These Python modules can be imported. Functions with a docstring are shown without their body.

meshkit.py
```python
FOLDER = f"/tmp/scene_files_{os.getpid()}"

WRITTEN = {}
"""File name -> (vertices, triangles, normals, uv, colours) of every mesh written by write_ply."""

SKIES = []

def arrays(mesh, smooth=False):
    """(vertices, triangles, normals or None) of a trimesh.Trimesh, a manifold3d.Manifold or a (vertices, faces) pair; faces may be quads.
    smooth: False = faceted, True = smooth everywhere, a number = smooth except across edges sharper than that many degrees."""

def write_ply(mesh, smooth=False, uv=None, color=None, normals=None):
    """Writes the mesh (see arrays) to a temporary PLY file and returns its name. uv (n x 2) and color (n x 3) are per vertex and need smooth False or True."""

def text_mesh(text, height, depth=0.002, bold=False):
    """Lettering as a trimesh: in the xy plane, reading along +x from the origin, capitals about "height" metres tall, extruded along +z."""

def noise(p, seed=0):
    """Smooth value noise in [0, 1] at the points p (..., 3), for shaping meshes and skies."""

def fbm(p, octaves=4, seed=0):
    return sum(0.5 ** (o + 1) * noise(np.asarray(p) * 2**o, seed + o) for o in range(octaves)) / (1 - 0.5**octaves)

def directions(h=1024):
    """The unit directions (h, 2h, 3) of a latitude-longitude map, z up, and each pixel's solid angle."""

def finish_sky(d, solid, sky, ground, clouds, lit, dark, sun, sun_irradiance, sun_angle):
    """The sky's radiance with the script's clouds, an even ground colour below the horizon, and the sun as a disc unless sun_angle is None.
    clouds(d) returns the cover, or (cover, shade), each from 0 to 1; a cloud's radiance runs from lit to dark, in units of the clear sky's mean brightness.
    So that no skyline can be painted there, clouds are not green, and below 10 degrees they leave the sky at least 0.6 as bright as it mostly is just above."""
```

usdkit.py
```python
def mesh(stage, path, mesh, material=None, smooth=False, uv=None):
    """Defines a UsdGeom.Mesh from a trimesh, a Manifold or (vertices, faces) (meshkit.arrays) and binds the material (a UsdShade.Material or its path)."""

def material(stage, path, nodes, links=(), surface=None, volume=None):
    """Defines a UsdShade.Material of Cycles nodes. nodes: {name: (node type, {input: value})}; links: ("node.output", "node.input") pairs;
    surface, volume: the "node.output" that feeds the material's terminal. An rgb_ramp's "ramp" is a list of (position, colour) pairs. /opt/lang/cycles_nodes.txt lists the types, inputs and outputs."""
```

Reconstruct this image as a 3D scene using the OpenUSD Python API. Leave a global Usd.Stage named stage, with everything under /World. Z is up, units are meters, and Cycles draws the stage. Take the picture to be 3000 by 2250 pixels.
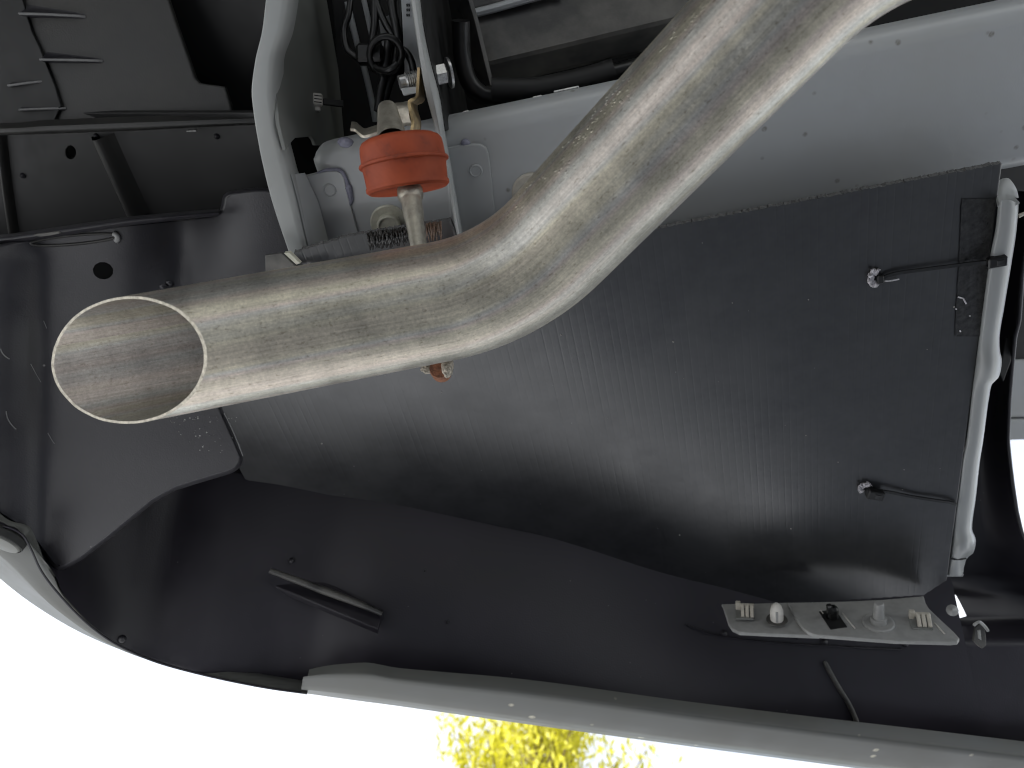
import math, random
import numpy as np, trimesh, usdkit, meshkit
from shapely.geometry import Polygon
from pxr import Usd, UsdGeom, UsdLux, UsdShade, Gf, Sdf

stage = Usd.Stage.CreateInMemory()
UsdGeom.SetStageUpAxis(stage, UsdGeom.Tokens.z)
UsdGeom.SetStageMetersPerUnit(stage, 1.0)
UsdGeom.Xform.Define(stage, '/World')
UsdGeom.Scope.Define(stage, '/World/Looks')
random.seed(5); rng = np.random.default_rng(5)

# ------------------------------------------------------------------ camera, light, exposure
TH = math.radians(35.0)
CZ = 0.08                                   # the phone lies just above the drive
FPX = 2224.0
CAM = np.array([0, 0, CZ])
DIR = np.array([0, -math.sin(TH), math.cos(TH)])
UP = np.array([0, math.cos(TH), math.sin(TH)])
RT = np.array([-1.0, 0, 0])
EXPOSURE = 1.75
SKY, SUN = 0.10, 1.25
SUN_DIR = np.array([0.5, 0.38, 0.0]); SUN_EL = math.radians(50)

cam = UsdGeom.Camera.Define(stage, '/World/camera')
m = Gf.Matrix4d(*[float(x) for r in (RT, UP, -DIR) for x in (*r, 0)], *[float(x) for x in CAM], 1.0)
cam.AddTransformOp().Set(m)
cam.CreateHorizontalApertureAttr(36.0); cam.CreateVerticalApertureAttr(27.0)
cam.CreateFocalLengthAttr(36.0 * FPX / 3000.0)
cam.CreateClippingRangeAttr(Gf.Vec2f(0.01, 500))
cam.CreateExposureAttr(EXPOSURE)
cam.CreateFStopAttr(11.0); cam.CreateFocusDistanceAttr(0.46)

sd = np.array([SUN_DIR[0], SUN_DIR[1], 0]); sd /= np.linalg.norm(sd)
sunv = sd * math.cos(SUN_EL) + np.array([0, 0, math.sin(SUN_EL)])
skym = usdkit.material(stage, '/World/Looks/sky', {
    'sky': ('sky_texture', {'sky_type': 'single_scattering', 'sun_disc': False, 'sun_elevation': SUN_EL, 'sun_rotation': math.atan2(sunv[0], sunv[1]), 'aerosol_density': 1.6}),
    'tc': ('texture_coordinate', {}), 'cn': ('noise_texture', {'scale': 2.2, 'detail': 5, 'roughness': 0.55, 'distortion': 0.4}),
    'cm': ('map_range', {'clamp': True, 'from_min': 0.34, 'from_max': 0.62, 'to_min': 0.45, 'to_max': 0.95}), 'mx': ('mix_color', {'b': (4.6, 4.7, 4.9), 'use_clamp': False}),
    'bg': ('background_shader', {'strength': SKY})}, [('tc.generated', 'cn.vector'), ('cn.fac', 'cm.value'), ('cm.result', 'mx.fac'), ('sky.color', 'mx.a'), ('mx.result', 'bg.color')], surface='bg.background')
dome = UsdLux.DomeLight.Define(stage, '/World/sky')
UsdShade.MaterialBindingAPI.Apply(dome.GetPrim()).Bind(skym)
dome.GetPrim().SetCustomDataByKey('kind', 'structure')
dome.GetPrim().SetCustomDataByKey('label', 'bright washed out daylight sky beyond the bumper')
dome.GetPrim().SetCustomDataByKey('category', 'sky')
sun = UsdLux.DistantLight.Define(stage, '/World/sun')
sun.CreateNormalizeAttr(True); sun.CreateIntensityAttr(SUN); sun.CreateAngleAttr(0.5); sun.CreateColorAttr(Gf.Vec3f(1, 0.97, 0.92))
bz = sunv; bx = np.cross([0, 0, 1.0], bz); bx /= np.linalg.norm(bx); by = np.cross(bz, bx)
sun.AddTransformOp().Set(Gf.Matrix4d(*[float(x) for r in (bx, by, bz) for x in (*r, 0)], 0, 0, 5, 1.0))

# ------------------------------------------------------------------ measuring: a sight line and the height or surface it meets
def ray(px, py): return DIR + (px - 1500) / FPX * RT + (1125 - py) / FPX * UP
def at(px, py, d): return CAM + d * ray(px, py)
def pt(px, py, H): r = ray(px, py); return CAM + r * (H / r[2])           # on the level H above the camera
def onpl(px, py, P0, n): r = ray(px, py); return CAM + r * (np.dot(P0 - CAM, n) / np.dot(r, n))
def nrm(v): v = np.asarray(v, float); return v / np.linalg.norm(v)
def interp(pts, x): a = np.array(pts, float); return np.array([np.interp(x, a[:, 0], a[:, k]) for k in range(1, a.shape[1])]).T

def spline(P, n):
    P = np.asarray(P, float)
    t = np.r_[0, np.cumsum(np.linalg.norm(np.diff(P, axis=0), axis=1))]
    from scipy.interpolate import PchipInterpolator
    return PchipInterpolator(t, P, axis=0)(np.linspace(0, t[-1], n))

# ------------------------------------------------------------------ stage helpers
NAMES = {}
BASE = {}
def numbered(parent, name):
    k = (parent, name); c = NAMES.get(k, 0); NAMES[k] = c + 1
    return f'{parent}/{name}' if c == 0 else f'{parent}/{name}_{c:03d}'
def tag(p, label=None, cat=None, group=None, kind=None):
    p = p if isinstance(p, Usd.Prim) else p.GetPrim()
    for k, v in (('label', label), ('category', cat), ('group', group), ('kind', kind)):
        if v: p.SetCustomDataByKey(k, v)
    return p
def thing(name, base, label, cat, group=None, kind=None):
    path = numbered('/World', name)
    x = UsdGeom.Xform.Define(stage, path); x.AddTranslateOp().Set(Gf.Vec3d(*map(float, base)))
    BASE[path] = np.asarray(base, float)
    tag(x, label, cat, group, kind)
    return path
def obj(parent, name, mesh, mat, smooth=30, label=None, uv=None, kind=None):
    path = numbered(parent, name)
    root = '/'.join(path.split('/')[:3]); b = BASE.get(root, np.zeros(3))
    if hasattr(mesh, 'to_mesh') or not isinstance(mesh, (tuple, list)):
        v, f, _ = meshkit.arrays(mesh)
    else:
        v, f = mesh
    p = usdkit.mesh(stage, path, (np.asarray(v, float) - b, f), M[mat], smooth=smooth, uv=uv)
    tag(p, label, kind=kind)
    return path
def cat(*ms):
    out_v, out_f, o = [], [], 0
    for mm in ms:
        v, f, _ = meshkit.arrays(mm)
        out_v.append(v); out_f.append(f + o); o += len(v)
    return np.vstack(out_v), np.vstack(out_f)
def grid(G, flip=False, wrap=False):
    G = np.asarray(G, float); a, b = G.shape[:2]
    i = np.arange(a * b).reshape(a, b)
    q = np.stack([i[:-1, :-1], i[1:, :-1], i[1:, 1:], i[:-1, 1:]], -1).reshape(-1, 4)
    if wrap:
        q = np.vstack([q, np.stack([i[:-1, -1], i[1:, -1], i[1:, 0], i[:-1, 0]], -1).reshape(-1, 4)])
    if flip: q = q[:, ::-1]
    return G.reshape(-1, 3), np.vstack([q[:, [0, 1, 2]], q[:, [0, 2, 3]]])
def shell(G, t, away=None):
    """a sheet of thickness t: front grid G, a back grid pushed away from the camera, and edges."""
    G = np.asarray(G, float)
    du = np.gradient(G, axis=0); dv = np.gradient(G, axis=1)
    n = np.cross(du, dv); n /= np.maximum(np.linalg.norm(n, axis=2, keepdims=True), 1e-12)
    if np.sum(n * (G - CAM)) < 0: n = -n
    Bk = G + n * t
    parts = [grid(G), grid(Bk)]
    for e in (lambda A: A[0], lambda A: A[-1], lambda A: A[:, 0], lambda A: A[:, -1]):
        parts.append(grid(np.stack([e(G), e(Bk)])))
    return cat(*parts)
def tube(P, r, n=10, caps=True):
    P = np.asarray(P, float); k = len(P); r = np.broadcast_to(r, k)
    T = np.gradient(P, axis=0); T /= np.linalg.norm(T, axis=1, keepdims=True)
    a = np.cross(T[0], [0.3, 0.5, 0.81]); a = nrm(a); rings = []
    for i in range(k):
        a = nrm(a - T[i] * np.dot(a, T[i])); b = np.cross(T[i], a)
        ph = np.linspace(0, 2 * math.pi, n, endpoint=False)
        rings.append(P[i] + r[i] * (np.cos(ph)[:, None] * a + np.sin(ph)[:, None] * b))
    ms = [grid(np.array(rings), wrap=True)]
    if caps:
        for i in (0, -1):
            R = rings[i]; ms.append((np.vstack([R, P[i][None]]), np.array([[j, (j + 1) % n, n] for j in range(n)])))
    return cat(*ms)
def lathe(P0, axis, prof, n=40, squash=None):
    """prof: (distance along the axis, radius) pairs."""
    axis = nrm(axis); a = nrm(np.cross(axis, [0.31, 0.77, 0.2])); b = np.cross(axis, a)
    ph = np.linspace(0, 2 * math.pi, n, endpoint=False)
    ring = np.cos(ph)[:, None] * a + np.sin(ph)[:, None] * b
    return grid(np.array([P0 + axis * s + ring * max(r, 1e-5) for s, r in prof]), wrap=True)
def basis(n, hint=None):
    n = nrm(n); h = np.array([1.0, 0, 0]) if hint is None else np.asarray(hint, float)
    a = nrm(h - n * np.dot(h, n)); return a, np.cross(n, a), n
def chamfer(poly, P0, n, thick, c=0.0015, steps=2):
    """a plate: polygon in the plane (P0, n), n towards the viewer, rounded front edges, going back by thick."""
    a, b, n = basis(n)
    def lay(pl, z):
        rings = [np.array(pl.exterior.coords)[:-1]] + [np.array(h.coords)[:-1] for h in pl.interiors]
        return rings
    rings = lay(poly, 0)
    sa = Polygon(rings[0]).exterior.is_ccw
    def inset(R, d, hole, ccw):
        prv, nxt = np.roll(R, 1, 0), np.roll(R, -1, 0)
        e1 = R - prv; e2 = nxt - R
        e1 /= np.maximum(np.linalg.norm(e1, axis=1, keepdims=True), 1e-12); e2 /= np.maximum(np.linalg.norm(e2, axis=1, keepdims=True), 1e-12)
        n1 = np.stack([-e1[:, 1], e1[:, 0]], 1); n2 = np.stack([-e2[:, 1], e2[:, 0]], 1)
        if not ccw: n1, n2 = -n1, -n2
        mid = n1 + n2; L = np.maximum((mid * n1).sum(1, keepdims=True), 0.5)
        s = -1 if hole else 1
        return R + s * d * mid / L
    V, F = [], []
    def add(v, f): F.append(np.asarray(f) + sum(len(x) for x in V)); V.append(v)
    def to3(R, z): return P0 + R[:, :1] * a + R[:, 1:2] * b + n * z
    angs = np.linspace(0, math.pi / 2, steps + 1)
    prof = [(c * (1 - math.sin(t)), -c * (1 - math.cos(t))) for t in angs[::-1]]       # (inset, z) from front face outwards
    fronts = []
    for k, R in enumerate(rings):
        ccw = Polygon(R).exterior.is_ccw
        rows = [to3(inset(R, max(c - (c * (1 - math.sin(t))), 0), k > 0, ccw), -c * (1 - math.sin(math.pi/2 - t)) * 1.0) for t in []]
        rr = []
        for t in angs:                                    # t=0: face edge (inset c, z 0); t=90: side (inset 0, z -c)
            rr.append(to3(inset(R, c * (1 - math.sin(t)), k > 0, ccw), -c * (1 - math.cos(t))))
        rr.append(to3(R, -thick))
        fronts.append(inset(R, c, k > 0, ccw))
        add(*grid(np.array(rr), wrap=True))
    face = Polygon(fronts[0], fronts[1:])
    if not face.is_valid: face = face.buffer(0)
    for pl, z in ((face, 0.0), (poly, -thick)):
        for g in getattr(pl, 'geoms', [pl]):
            v2, f2 = trimesh.creation.triangulate_polygon(g, engine='earcut')
            add(to3(np.asarray(v2), z), f2)
    return np.vstack(V), np.vstack(F)
def plate(px, P0, n, thick=0.003, c=0.0008, holes=(), smoothn=0):
    """a flat piece whose outline was measured on the plane (P0, n)."""
    n = nrm(n)
    if np.dot(n, CAM - P0) < 0: n = -n
    a, b, _ = basis(n)
    def to2(q):
        q = np.asarray(q, float)
        if smoothn: q = spline(np.vstack([q, q[:1]]), smoothn)[:-1]
        W = np.array([onpl(x, y, P0, n) for x, y in q]) - P0
        return np.stack([W @ a, W @ b], 1)
    poly = Polygon(to2(px), [to2(h) for h in holes])
    if not poly.is_valid: poly = poly.buffer(0)
    return chamfer(poly, P0, n, thick, c)
def ell(cx, cy, rx, ry, n=28, rot=0):
    t = np.linspace(0, 2 * math.pi, n, endpoint=False); c, s = math.cos(rot), math.sin(rot)
    return [(cx + rx * math.cos(k) * c - ry * math.sin(k) * s, cy + rx * math.cos(k) * s + ry * math.sin(k) * c) for k in t]
def box(c, size, R=None, bev=0.0):
    h = np.asarray(size, float) / 2
    import manifold3d as m3
    if bev:
        P = np.array([[sx * (h[0] - bev * (i != 0)), sy * (h[1] - bev * (i != 1)), sz * (h[2] - bev * (i != 2))] for i in range(3) for sx in (-1, 1) for sy in (-1, 1) for sz in (-1, 1)])
    else:
        P = np.array([[sx * h[0], sy * h[1], sz * h[2]] for sx in (-1, 1) for sy in (-1, 1) for sz in (-1, 1)])
    hull = trimesh.convex.convex_hull(P); v = np.array(hull.vertices)
    if R is not None: v = v @ np.asarray(R)           # rows of R: the box's axes in the world
    return v + np.asarray(c), np.array(hull.faces)

# ------------------------------------------------------------------ materials
M = {}
def mat(name, nodes, links, surface='p.BSDF'): M[name] = usdkit.material(stage, '/World/Looks/' + name, nodes, links, surface=surface)
def simple(name, col, rough=0.5, metal=0.0, spec=0.5, nscale=60, amt=0.25, bump=0.0, bscale=400, **kw):
    lo = [c * (1 - amt) for c in col]; hi = [min(1, c * (1 + amt)) for c in col]
    nodes = {'tc': ('texture_coordinate', {}), 'n': ('noise_texture', {'scale': nscale, 'detail': 5, 'roughness': 0.6}),
             'r': ('rgb_ramp', {'ramp': [(0.3, lo), (0.7, hi)]}),
             'rr': ('map_range', {'clamp': True, 'from_min': 0.3, 'from_max': 0.7, 'to_min': max(rough - 0.07, 0.02), 'to_max': rough + 0.07}),
             'p': ('principled_bsdf', {'metallic': metal, 'specular_ior_level': spec, **kw})}
    links = [('tc.object', 'n.vector'), ('n.fac', 'r.fac'), ('r.color', 'p.base_color'), ('n.fac', 'rr.value'), ('rr.result', 'p.roughness')]
    if bump:
        nodes['bn'] = ('noise_texture', {'scale': bscale, 'detail': 3}); nodes['b'] = ('bump', {'strength': bump, 'distance': 0.001})
        links += [('tc.object', 'bn.vector'), ('bn.fac', 'b.height'), ('b.normal', 'p.normal')]
    mat(name, nodes, links)
def dirty(name, col, rough, spot, spot_scale=70, spot_lo=0.10, spot_hi=0.16, metal=0.0, density=0.22, bump=0.06, spec=0.5, dust=(0.3, 0.28, 0.25), dust_amt=0.10, coat=0.0, fine=900):
    """paint or plastic with round dirt spots, a film of dust and a little orange peel."""
    nodes = {'tc': ('texture_coordinate', {}),
             'n': ('noise_texture', {'scale': 14, 'detail': 6, 'roughness': 0.65}),
             'v': ('voronoi_texture', {'scale': spot_scale, 'randomness': 1.0}),
             'vm': ('map_range', {'clamp': True, 'from_min': spot_lo, 'from_max': spot_hi, 'to_min': 1, 'to_max': 0}),
             'sp': ('separate_color', {}),
             'pick': ('math', {'math_type': 'less_than', 'value2': density}),
             'mask': ('math', {'math_type': 'multiply'}),
             'n2': ('noise_texture', {'scale': 500, 'detail': 2}),
             'mask2': ('math', {'math_type': 'multiply', 'use_clamp': True}),
             'dr': ('map_range', {'clamp': True, 'from_min': 0.42, 'from_max': 0.75, 'to_min': 0, 'to_max': dust_amt}),
             'c1': ('mix_color', {'a': col, 'b': dust}), 'c2': ('mix_color', {'b': spot}),
             'rr': ('map_range', {'clamp': True, 'from_min': 0.3, 'from_max': 0.7, 'to_min': max(rough - 0.06, 0.03), 'to_max': rough + 0.08}),
             'bn': ('noise_texture', {'scale': fine, 'detail': 2}), 'b': ('bump', {'strength': bump, 'distance': 0.001}),
             'p': ('principled_bsdf', {'metallic': metal, 'specular_ior_level': spec, 'coat_weight': coat, 'coat_roughness': 0.12})}
    links = [('tc.object', 'n.vector'), ('tc.object', 'v.vector'), ('tc.object', 'n2.vector'), ('tc.object', 'bn.vector'),
             ('v.distance', 'vm.value'), ('v.color', 'sp.color'), ('sp.r', 'pick.value1'), ('vm.result', 'mask.value1'), ('pick.value', 'mask.value2'),
             ('mask.value', 'mask2.value1'), ('n2.fac', 'mask2.value2'),
             ('n.fac', 'dr.value'), ('dr.result', 'c1.fac'), ('c1.result', 'c2.a'), ('mask2.value', 'c2.fac'), ('c2.result', 'p.base_color'),
             ('n.fac', 'rr.value'), ('rr.result', 'p.roughness'), ('bn.fac', 'b.height'), ('b.normal', 'p.normal')]
    mat(name, nodes, links)

PAINT = (0.405, 0.42, 0.428)
dirty('grey_paint', PAINT, 0.38, (0.10, 0.085, 0.05), spot_scale=75, spot_lo=0.08, spot_hi=0.16, density=0.30, dust=(0.33, 0.31, 0.26), dust_amt=0.22, coat=0.25)
dirty('bumper_paint', (0.085, 0.087, 0.081), 0.45, (0.72, 0.66, 0.5), spot_scale=60, spot_lo=0.10, spot_hi=0.2, density=0.22, dust=(0.10, 0.095, 0.08), dust_amt=0.6, coat=0.05, spec=0.35)
dirty('clean_paint', (0.27, 0.28, 0.278), 0.35, (0.2, 0.18, 0.14), spot_scale=90, spot_lo=0.06, spot_hi=0.12, density=0.12, dust_amt=0.15, coat=0.2)
dirty('grey_paint_smooth', (0.30, 0.312, 0.305), 0.4, (0.2, 0.18, 0.14), spot_scale=90, spot_lo=0.06, spot_hi=0.12, density=0.12, dust_amt=0.2, coat=0.15)
dirty('black_plastic', (0.0135, 0.0128, 0.0165), 0.42, (0.20, 0.19, 0.19), spot_scale=110, spot_lo=0.05, spot_hi=0.10, density=0.05, dust=(0.035, 0.033, 0.036), dust_amt=0.5, bump=0.12)
dirty('bumper_plastic', (0.0108, 0.0096, 0.0138), 0.46, (0.16, 0.15, 0.15), spot_scale=120, spot_lo=0.04, spot_hi=0.08, density=0.05, dust=(0.024, 0.020, 0.029), dust_amt=0.6, bump=0.1)
dirty('dark_panel', (0.013, 0.013, 0.0123), 0.5, (0.12, 0.11, 0.1), spot_scale=120, spot_lo=0.05, spot_hi=0.09, density=0.05, dust=(0.04, 0.037, 0.032), dust_amt=0.7, bump=0.12)
dirty('sheet_plastic', (0.0145, 0.015, 0.0168), 0.32, (0.25, 0.25, 0.25), spot_scale=130, spot_lo=0.03, spot_hi=0.07, density=0.04, dust=(0.013, 0.014, 0.015), dust_amt=0.5, bump=0.03, spec=1.0)
dirty('tank_plastic', (0.02, 0.02, 0.02), 0.45, (0.02, 0.02, 0.02), spot_scale=50, spot_lo=0.12, spot_hi=0.25, density=0.4, dust=(0.2, 0.19, 0.17), dust_amt=0.8)
simple('sheet_edge', (0.10, 0.10, 0.098), 0.5, nscale=900, amt=0.7)
simple('tape', (0.022, 0.022, 0.022), 0.28, nscale=300, amt=0.6, bump=0.4, bscale=500)
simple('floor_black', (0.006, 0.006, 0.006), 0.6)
simple('cable_black', (0.008, 0.008, 0.008), 0.35)
simple('tie_black', (0.006, 0.006, 0.006), 0.3)
simple('torn_plastic', (0.55, 0.53, 0.55), 0.5, nscale=500, amt=0.5)
simple('torn_black', (0.03, 0.028, 0.026), 0.2, nscale=900, amt=0.8)
simple('torn_brown', (0.12, 0.075, 0.05), 0.35, nscale=900, amt=0.6)
simple('dust_light', (0.30, 0.29, 0.27), 0.7)
simple('pale_line_grey', (0.13, 0.13, 0.13), 0.6)
simple('wall_shade_clip_grey', (0.16, 0.165, 0.155), 0.5, nscale=40, amt=0.2)  # darkened grey: shade put into the rail wall colour; also the clip bases
simple('clip_cream', (0.44, 0.41, 0.35), 0.5, nscale=200, amt=0.12)
simple('clip_grey', (0.27, 0.27, 0.26), 0.45, nscale=200, amt=0.1)
simple('clip_white', (0.52, 0.50, 0.46), 0.5, nscale=150, amt=0.1)
simple('zinc', (0.40, 0.37, 0.31), 0.42, metal=0.8, nscale=200, amt=0.25, bump=0.2, bscale=900)
simple('zinc_yellow', (0.48, 0.36, 0.20), 0.4, metal=0.7, nscale=200, amt=0.3)
simple('bolt_steel', (0.5, 0.5, 0.49), 0.35, metal=0.85, nscale=300, amt=0.25)
simple('washer_beige', (0.46, 0.45, 0.37), 0.45, metal=0.15, nscale=250, amt=0.15, bump=0.1)
simple('sealant', (0.20, 0.20, 0.255), 0.5, nscale=200, amt=0.25)
simple('dark_seam', (0.01, 0.01, 0.01), 0.8)
simple('rust', (0.22, 0.088, 0.045), 0.7, nscale=350, amt=0.6, bump=0.8, bscale=600)
simple('weld', (0.42, 0.38, 0.32), 0.55, metal=0.5, nscale=600, amt=0.7, bump=1.0, bscale=700)
simple('rubber_seam', (0.40, 0.065, 0.03), 0.55, nscale=90, amt=0.2)
mat('red_rubber', {
    'tc': ('texture_coordinate', {}), 'n': ('noise_texture', {'scale': 70, 'detail': 6, 'roughness': 0.6}),
    'r': ('rgb_ramp', {'ramp': [(0.25, (0.15, 0.036, 0.02)), (0.42, (0.31, 0.055, 0.02)), (0.75, (0.41, 0.078, 0.027))]}),
    'bn': ('noise_texture', {'scale': 500, 'detail': 3}), 'b': ('bump', {'strength': 0.15, 'distance': 0.001}),
    'p': ('principled_bsdf', {'roughness': 0.6, 'specular_ior_level': 0.35})},
    [('tc.object', 'n.vector'), ('n.fac', 'r.fac'), ('r.color', 'p.base_color'), ('tc.object', 'bn.vector'), ('bn.fac', 'b.height'), ('b.normal', 'p.normal')])

def steel(name, inner=False):
    """stainless tube: streaks along its length, heat tint, dark pits, a corroded flank. UV in metres: along, around."""
    nodes = {
        'tc': ('texture_coordinate', {}), 'sx': ('separate_xyz', {}),
        'm1': ('mapping', {'scale': (22, 800, 1)}), 'streak': ('noise_texture', {'scale': 1.0, 'detail': 6, 'roughness': 0.7}),
        'm4': ('mapping', {'scale': (70, 7, 1)}), 'rings': ('noise_texture', {'scale': 1.0, 'detail': 3, 'roughness': 0.6}), 'ringr': ('map_range', {'clamp': True, 'from_min': 0.3, 'from_max': 0.7, 'to_min': 0.86, 'to_max': 1.08}), 'mul2': ('math', {'math_type': 'multiply'}),
        'grain': ('noise_texture', {'scale': 700, 'detail': 3, 'roughness': 0.7}), 'grr': ('map_range', {'clamp': True, 'from_min': 0.3, 'from_max': 0.7, 'to_min': 0.80, 'to_max': 1.14}), 'mul3': ('math', {'math_type': 'multiply'}),
        'm2': ('mapping', {'scale': (1.3, 42, 1)}), 'band': ('noise_texture', {'scale': 1.0, 'detail': 2, 'roughness': 0.5}),
        'm3': ('mapping', {'scale': (260, 520, 1)}), 'pit': ('noise_texture', {'scale': 1.0, 'detail': 4, 'roughness': 0.7}),
        'blot': ('noise_texture', {'scale': 38, 'detail': 6, 'roughness': 0.65}),
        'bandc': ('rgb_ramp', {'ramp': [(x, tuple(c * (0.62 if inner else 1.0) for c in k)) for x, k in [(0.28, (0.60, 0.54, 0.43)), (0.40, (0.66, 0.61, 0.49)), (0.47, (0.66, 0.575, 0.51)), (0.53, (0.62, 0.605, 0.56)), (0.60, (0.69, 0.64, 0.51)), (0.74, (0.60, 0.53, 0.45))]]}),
        'streakr': ('map_range', {'clamp': True, 'from_min': 0.3, 'from_max': 0.7, 'to_min': 0.72, 'to_max': 1.14}),
        'blotr': ('map_range', {'clamp': True, 'from_min': 0.3, 'from_max': 0.7, 'to_min': 0.82, 'to_max': 1.06}),
        'mul': ('math', {'math_type': 'multiply'}),
        'col': ('mix_color', {'blend_type': 'multiply', 'fac': 1.0}),
        'comb': ('combine_xyz', {}),
        'pitr': ('map_range', {'clamp': True, 'from_min': 0.57, 'from_max': 0.67, 'to_min': 0, 'to_max': 0.5}),
        'col2': ('mix_color', {'b': (0.16, 0.125, 0.085)}),
        'rough': ('map_range', {'clamp': True, 'from_min': 0.3, 'from_max': 0.7, 'to_min': 0.38, 'to_max': 0.54}),
        'b': ('bump', {'strength': 0.04, 'distance': 0.0002}),
        'bsum': ('math', {'math_type': 'add'}),
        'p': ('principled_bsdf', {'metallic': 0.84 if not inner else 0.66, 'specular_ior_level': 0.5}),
    }
    links = [('tc.UV', 'm1.vector'), ('tc.UV', 'm2.vector'), ('tc.UV', 'm3.vector'), ('tc.UV', 'sx.vector'),
             ('m1.vector', 'streak.vector'), ('m2.vector', 'band.vector'), ('m3.vector', 'pit.vector'), ('tc.object', 'blot.vector'),
             ('band.fac', 'bandc.fac'), ('streak.fac', 'streakr.value'), ('blot.fac', 'blotr.value'),
             ('streakr.result', 'mul.value1'), ('blotr.result', 'mul.value2'),
             ('tc.UV', 'm4.vector'), ('m4.vector', 'rings.vector'), ('rings.fac', 'ringr.value'), ('mul.value', 'mul2.value1'), ('ringr.result', 'mul2.value2'), ('tc.object', 'grain.vector'), ('grain.fac', 'grr.value'), ('mul2.value', 'mul3.value1'), ('grr.result', 'mul3.value2'), ('mul3.value', 'comb.x'), ('mul3.value', 'comb.y'), ('mul3.value', 'comb.z'),
             ('bandc.color', 'col.a'), ('comb.vector', 'col.b'), ('col.result', 'col2.a'), ('pit.fac', 'pitr.value'), ('pitr.result', 'col2.fac'),
             ('blot.fac', 'rough.value'), ('rough.result', 'p.roughness'),
             ('streak.fac', 'bsum.value1'), ('bsum.value', 'b.height'), ('b.normal', 'p.normal')]
    if not inner:
        # salt-white crusty speckle on the front flank of the sloping run
        nodes.update({'sp1': ('voronoi_texture', {'scale': 420}), 'spr': ('map_range', {'clamp': True, 'from_min': 0.22, 'from_max': 0.36, 'to_min': 1, 'to_max': 0}),
                      'zv': ('map_range', {'clamp': True, 'from_min': -0.026, 'from_max': -0.040, 'to_min': 0, 'to_max': 1}),
                      'zu1': ('map_range', {'clamp': True, 'from_min': 0.17, 'from_max': 0.22, 'to_min': 0, 'to_max': 1}), 'zu2': ('map_range', {'clamp': True, 'from_min': 0.30, 'from_max': 0.36, 'to_min': 1, 'to_max': 0}),
                      'z1': ('math', {'math_type': 'multiply'}), 'z2': ('math', {'math_type': 'multiply'}), 'z3': ('math', {'math_type': 'multiply'}),
                      'zn': ('map_range', {'clamp': True, 'from_min': 0.42, 'from_max': 0.6, 'to_min': 0, 'to_max': 0.8}),
                      'z4': ('math', {'math_type': 'multiply'}),
                      'col3': ('mix_color', {'b': (0.62, 0.60, 0.54)}), 'b2': ('bump', {'strength': 0.7, 'distance': 0.0012}),
                      'rust1': ('map_range', {'clamp': True, 'from_min': 0.010, 'from_max': 0.0, 'to_min': 0, 'to_max': 0.55})})
        links += [('tc.object', 'sp1.vector'), ('sp1.distance', 'spr.value'), ('sx.y', 'zv.value'), ('sx.x', 'zu1.value'), ('sx.x', 'zu2.value'),
                  ('zv.result', 'z1.value1'), ('zu1.result', 'z1.value2'), ('z1.value', 'z2.value1'), ('zu2.result', 'z2.value2'),
                  ('z2.value', 'z3.value1'), ('spr.result', 'z3.value2'), ('blot.fac', 'zn.value'), ('z3.value', 'z4.value1'), ('zn.result', 'z4.value2'),
                  ('col2.result', 'col3.a'), ('z4.value', 'col3.fac'), ('col3.result', 'p.base_color'),
                  ('b.normal', 'b2.normal'), ('z4.value', 'b2.height'), ('b2.normal', 'p.normal')]
        links = [l for l in links if l != ('b.normal', 'p.normal')]
    else:
        links.append(('col2.result', 'p.base_color'))
    mat(name, nodes, links)
steel('steel'); steel('steel_inside', True)
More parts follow.
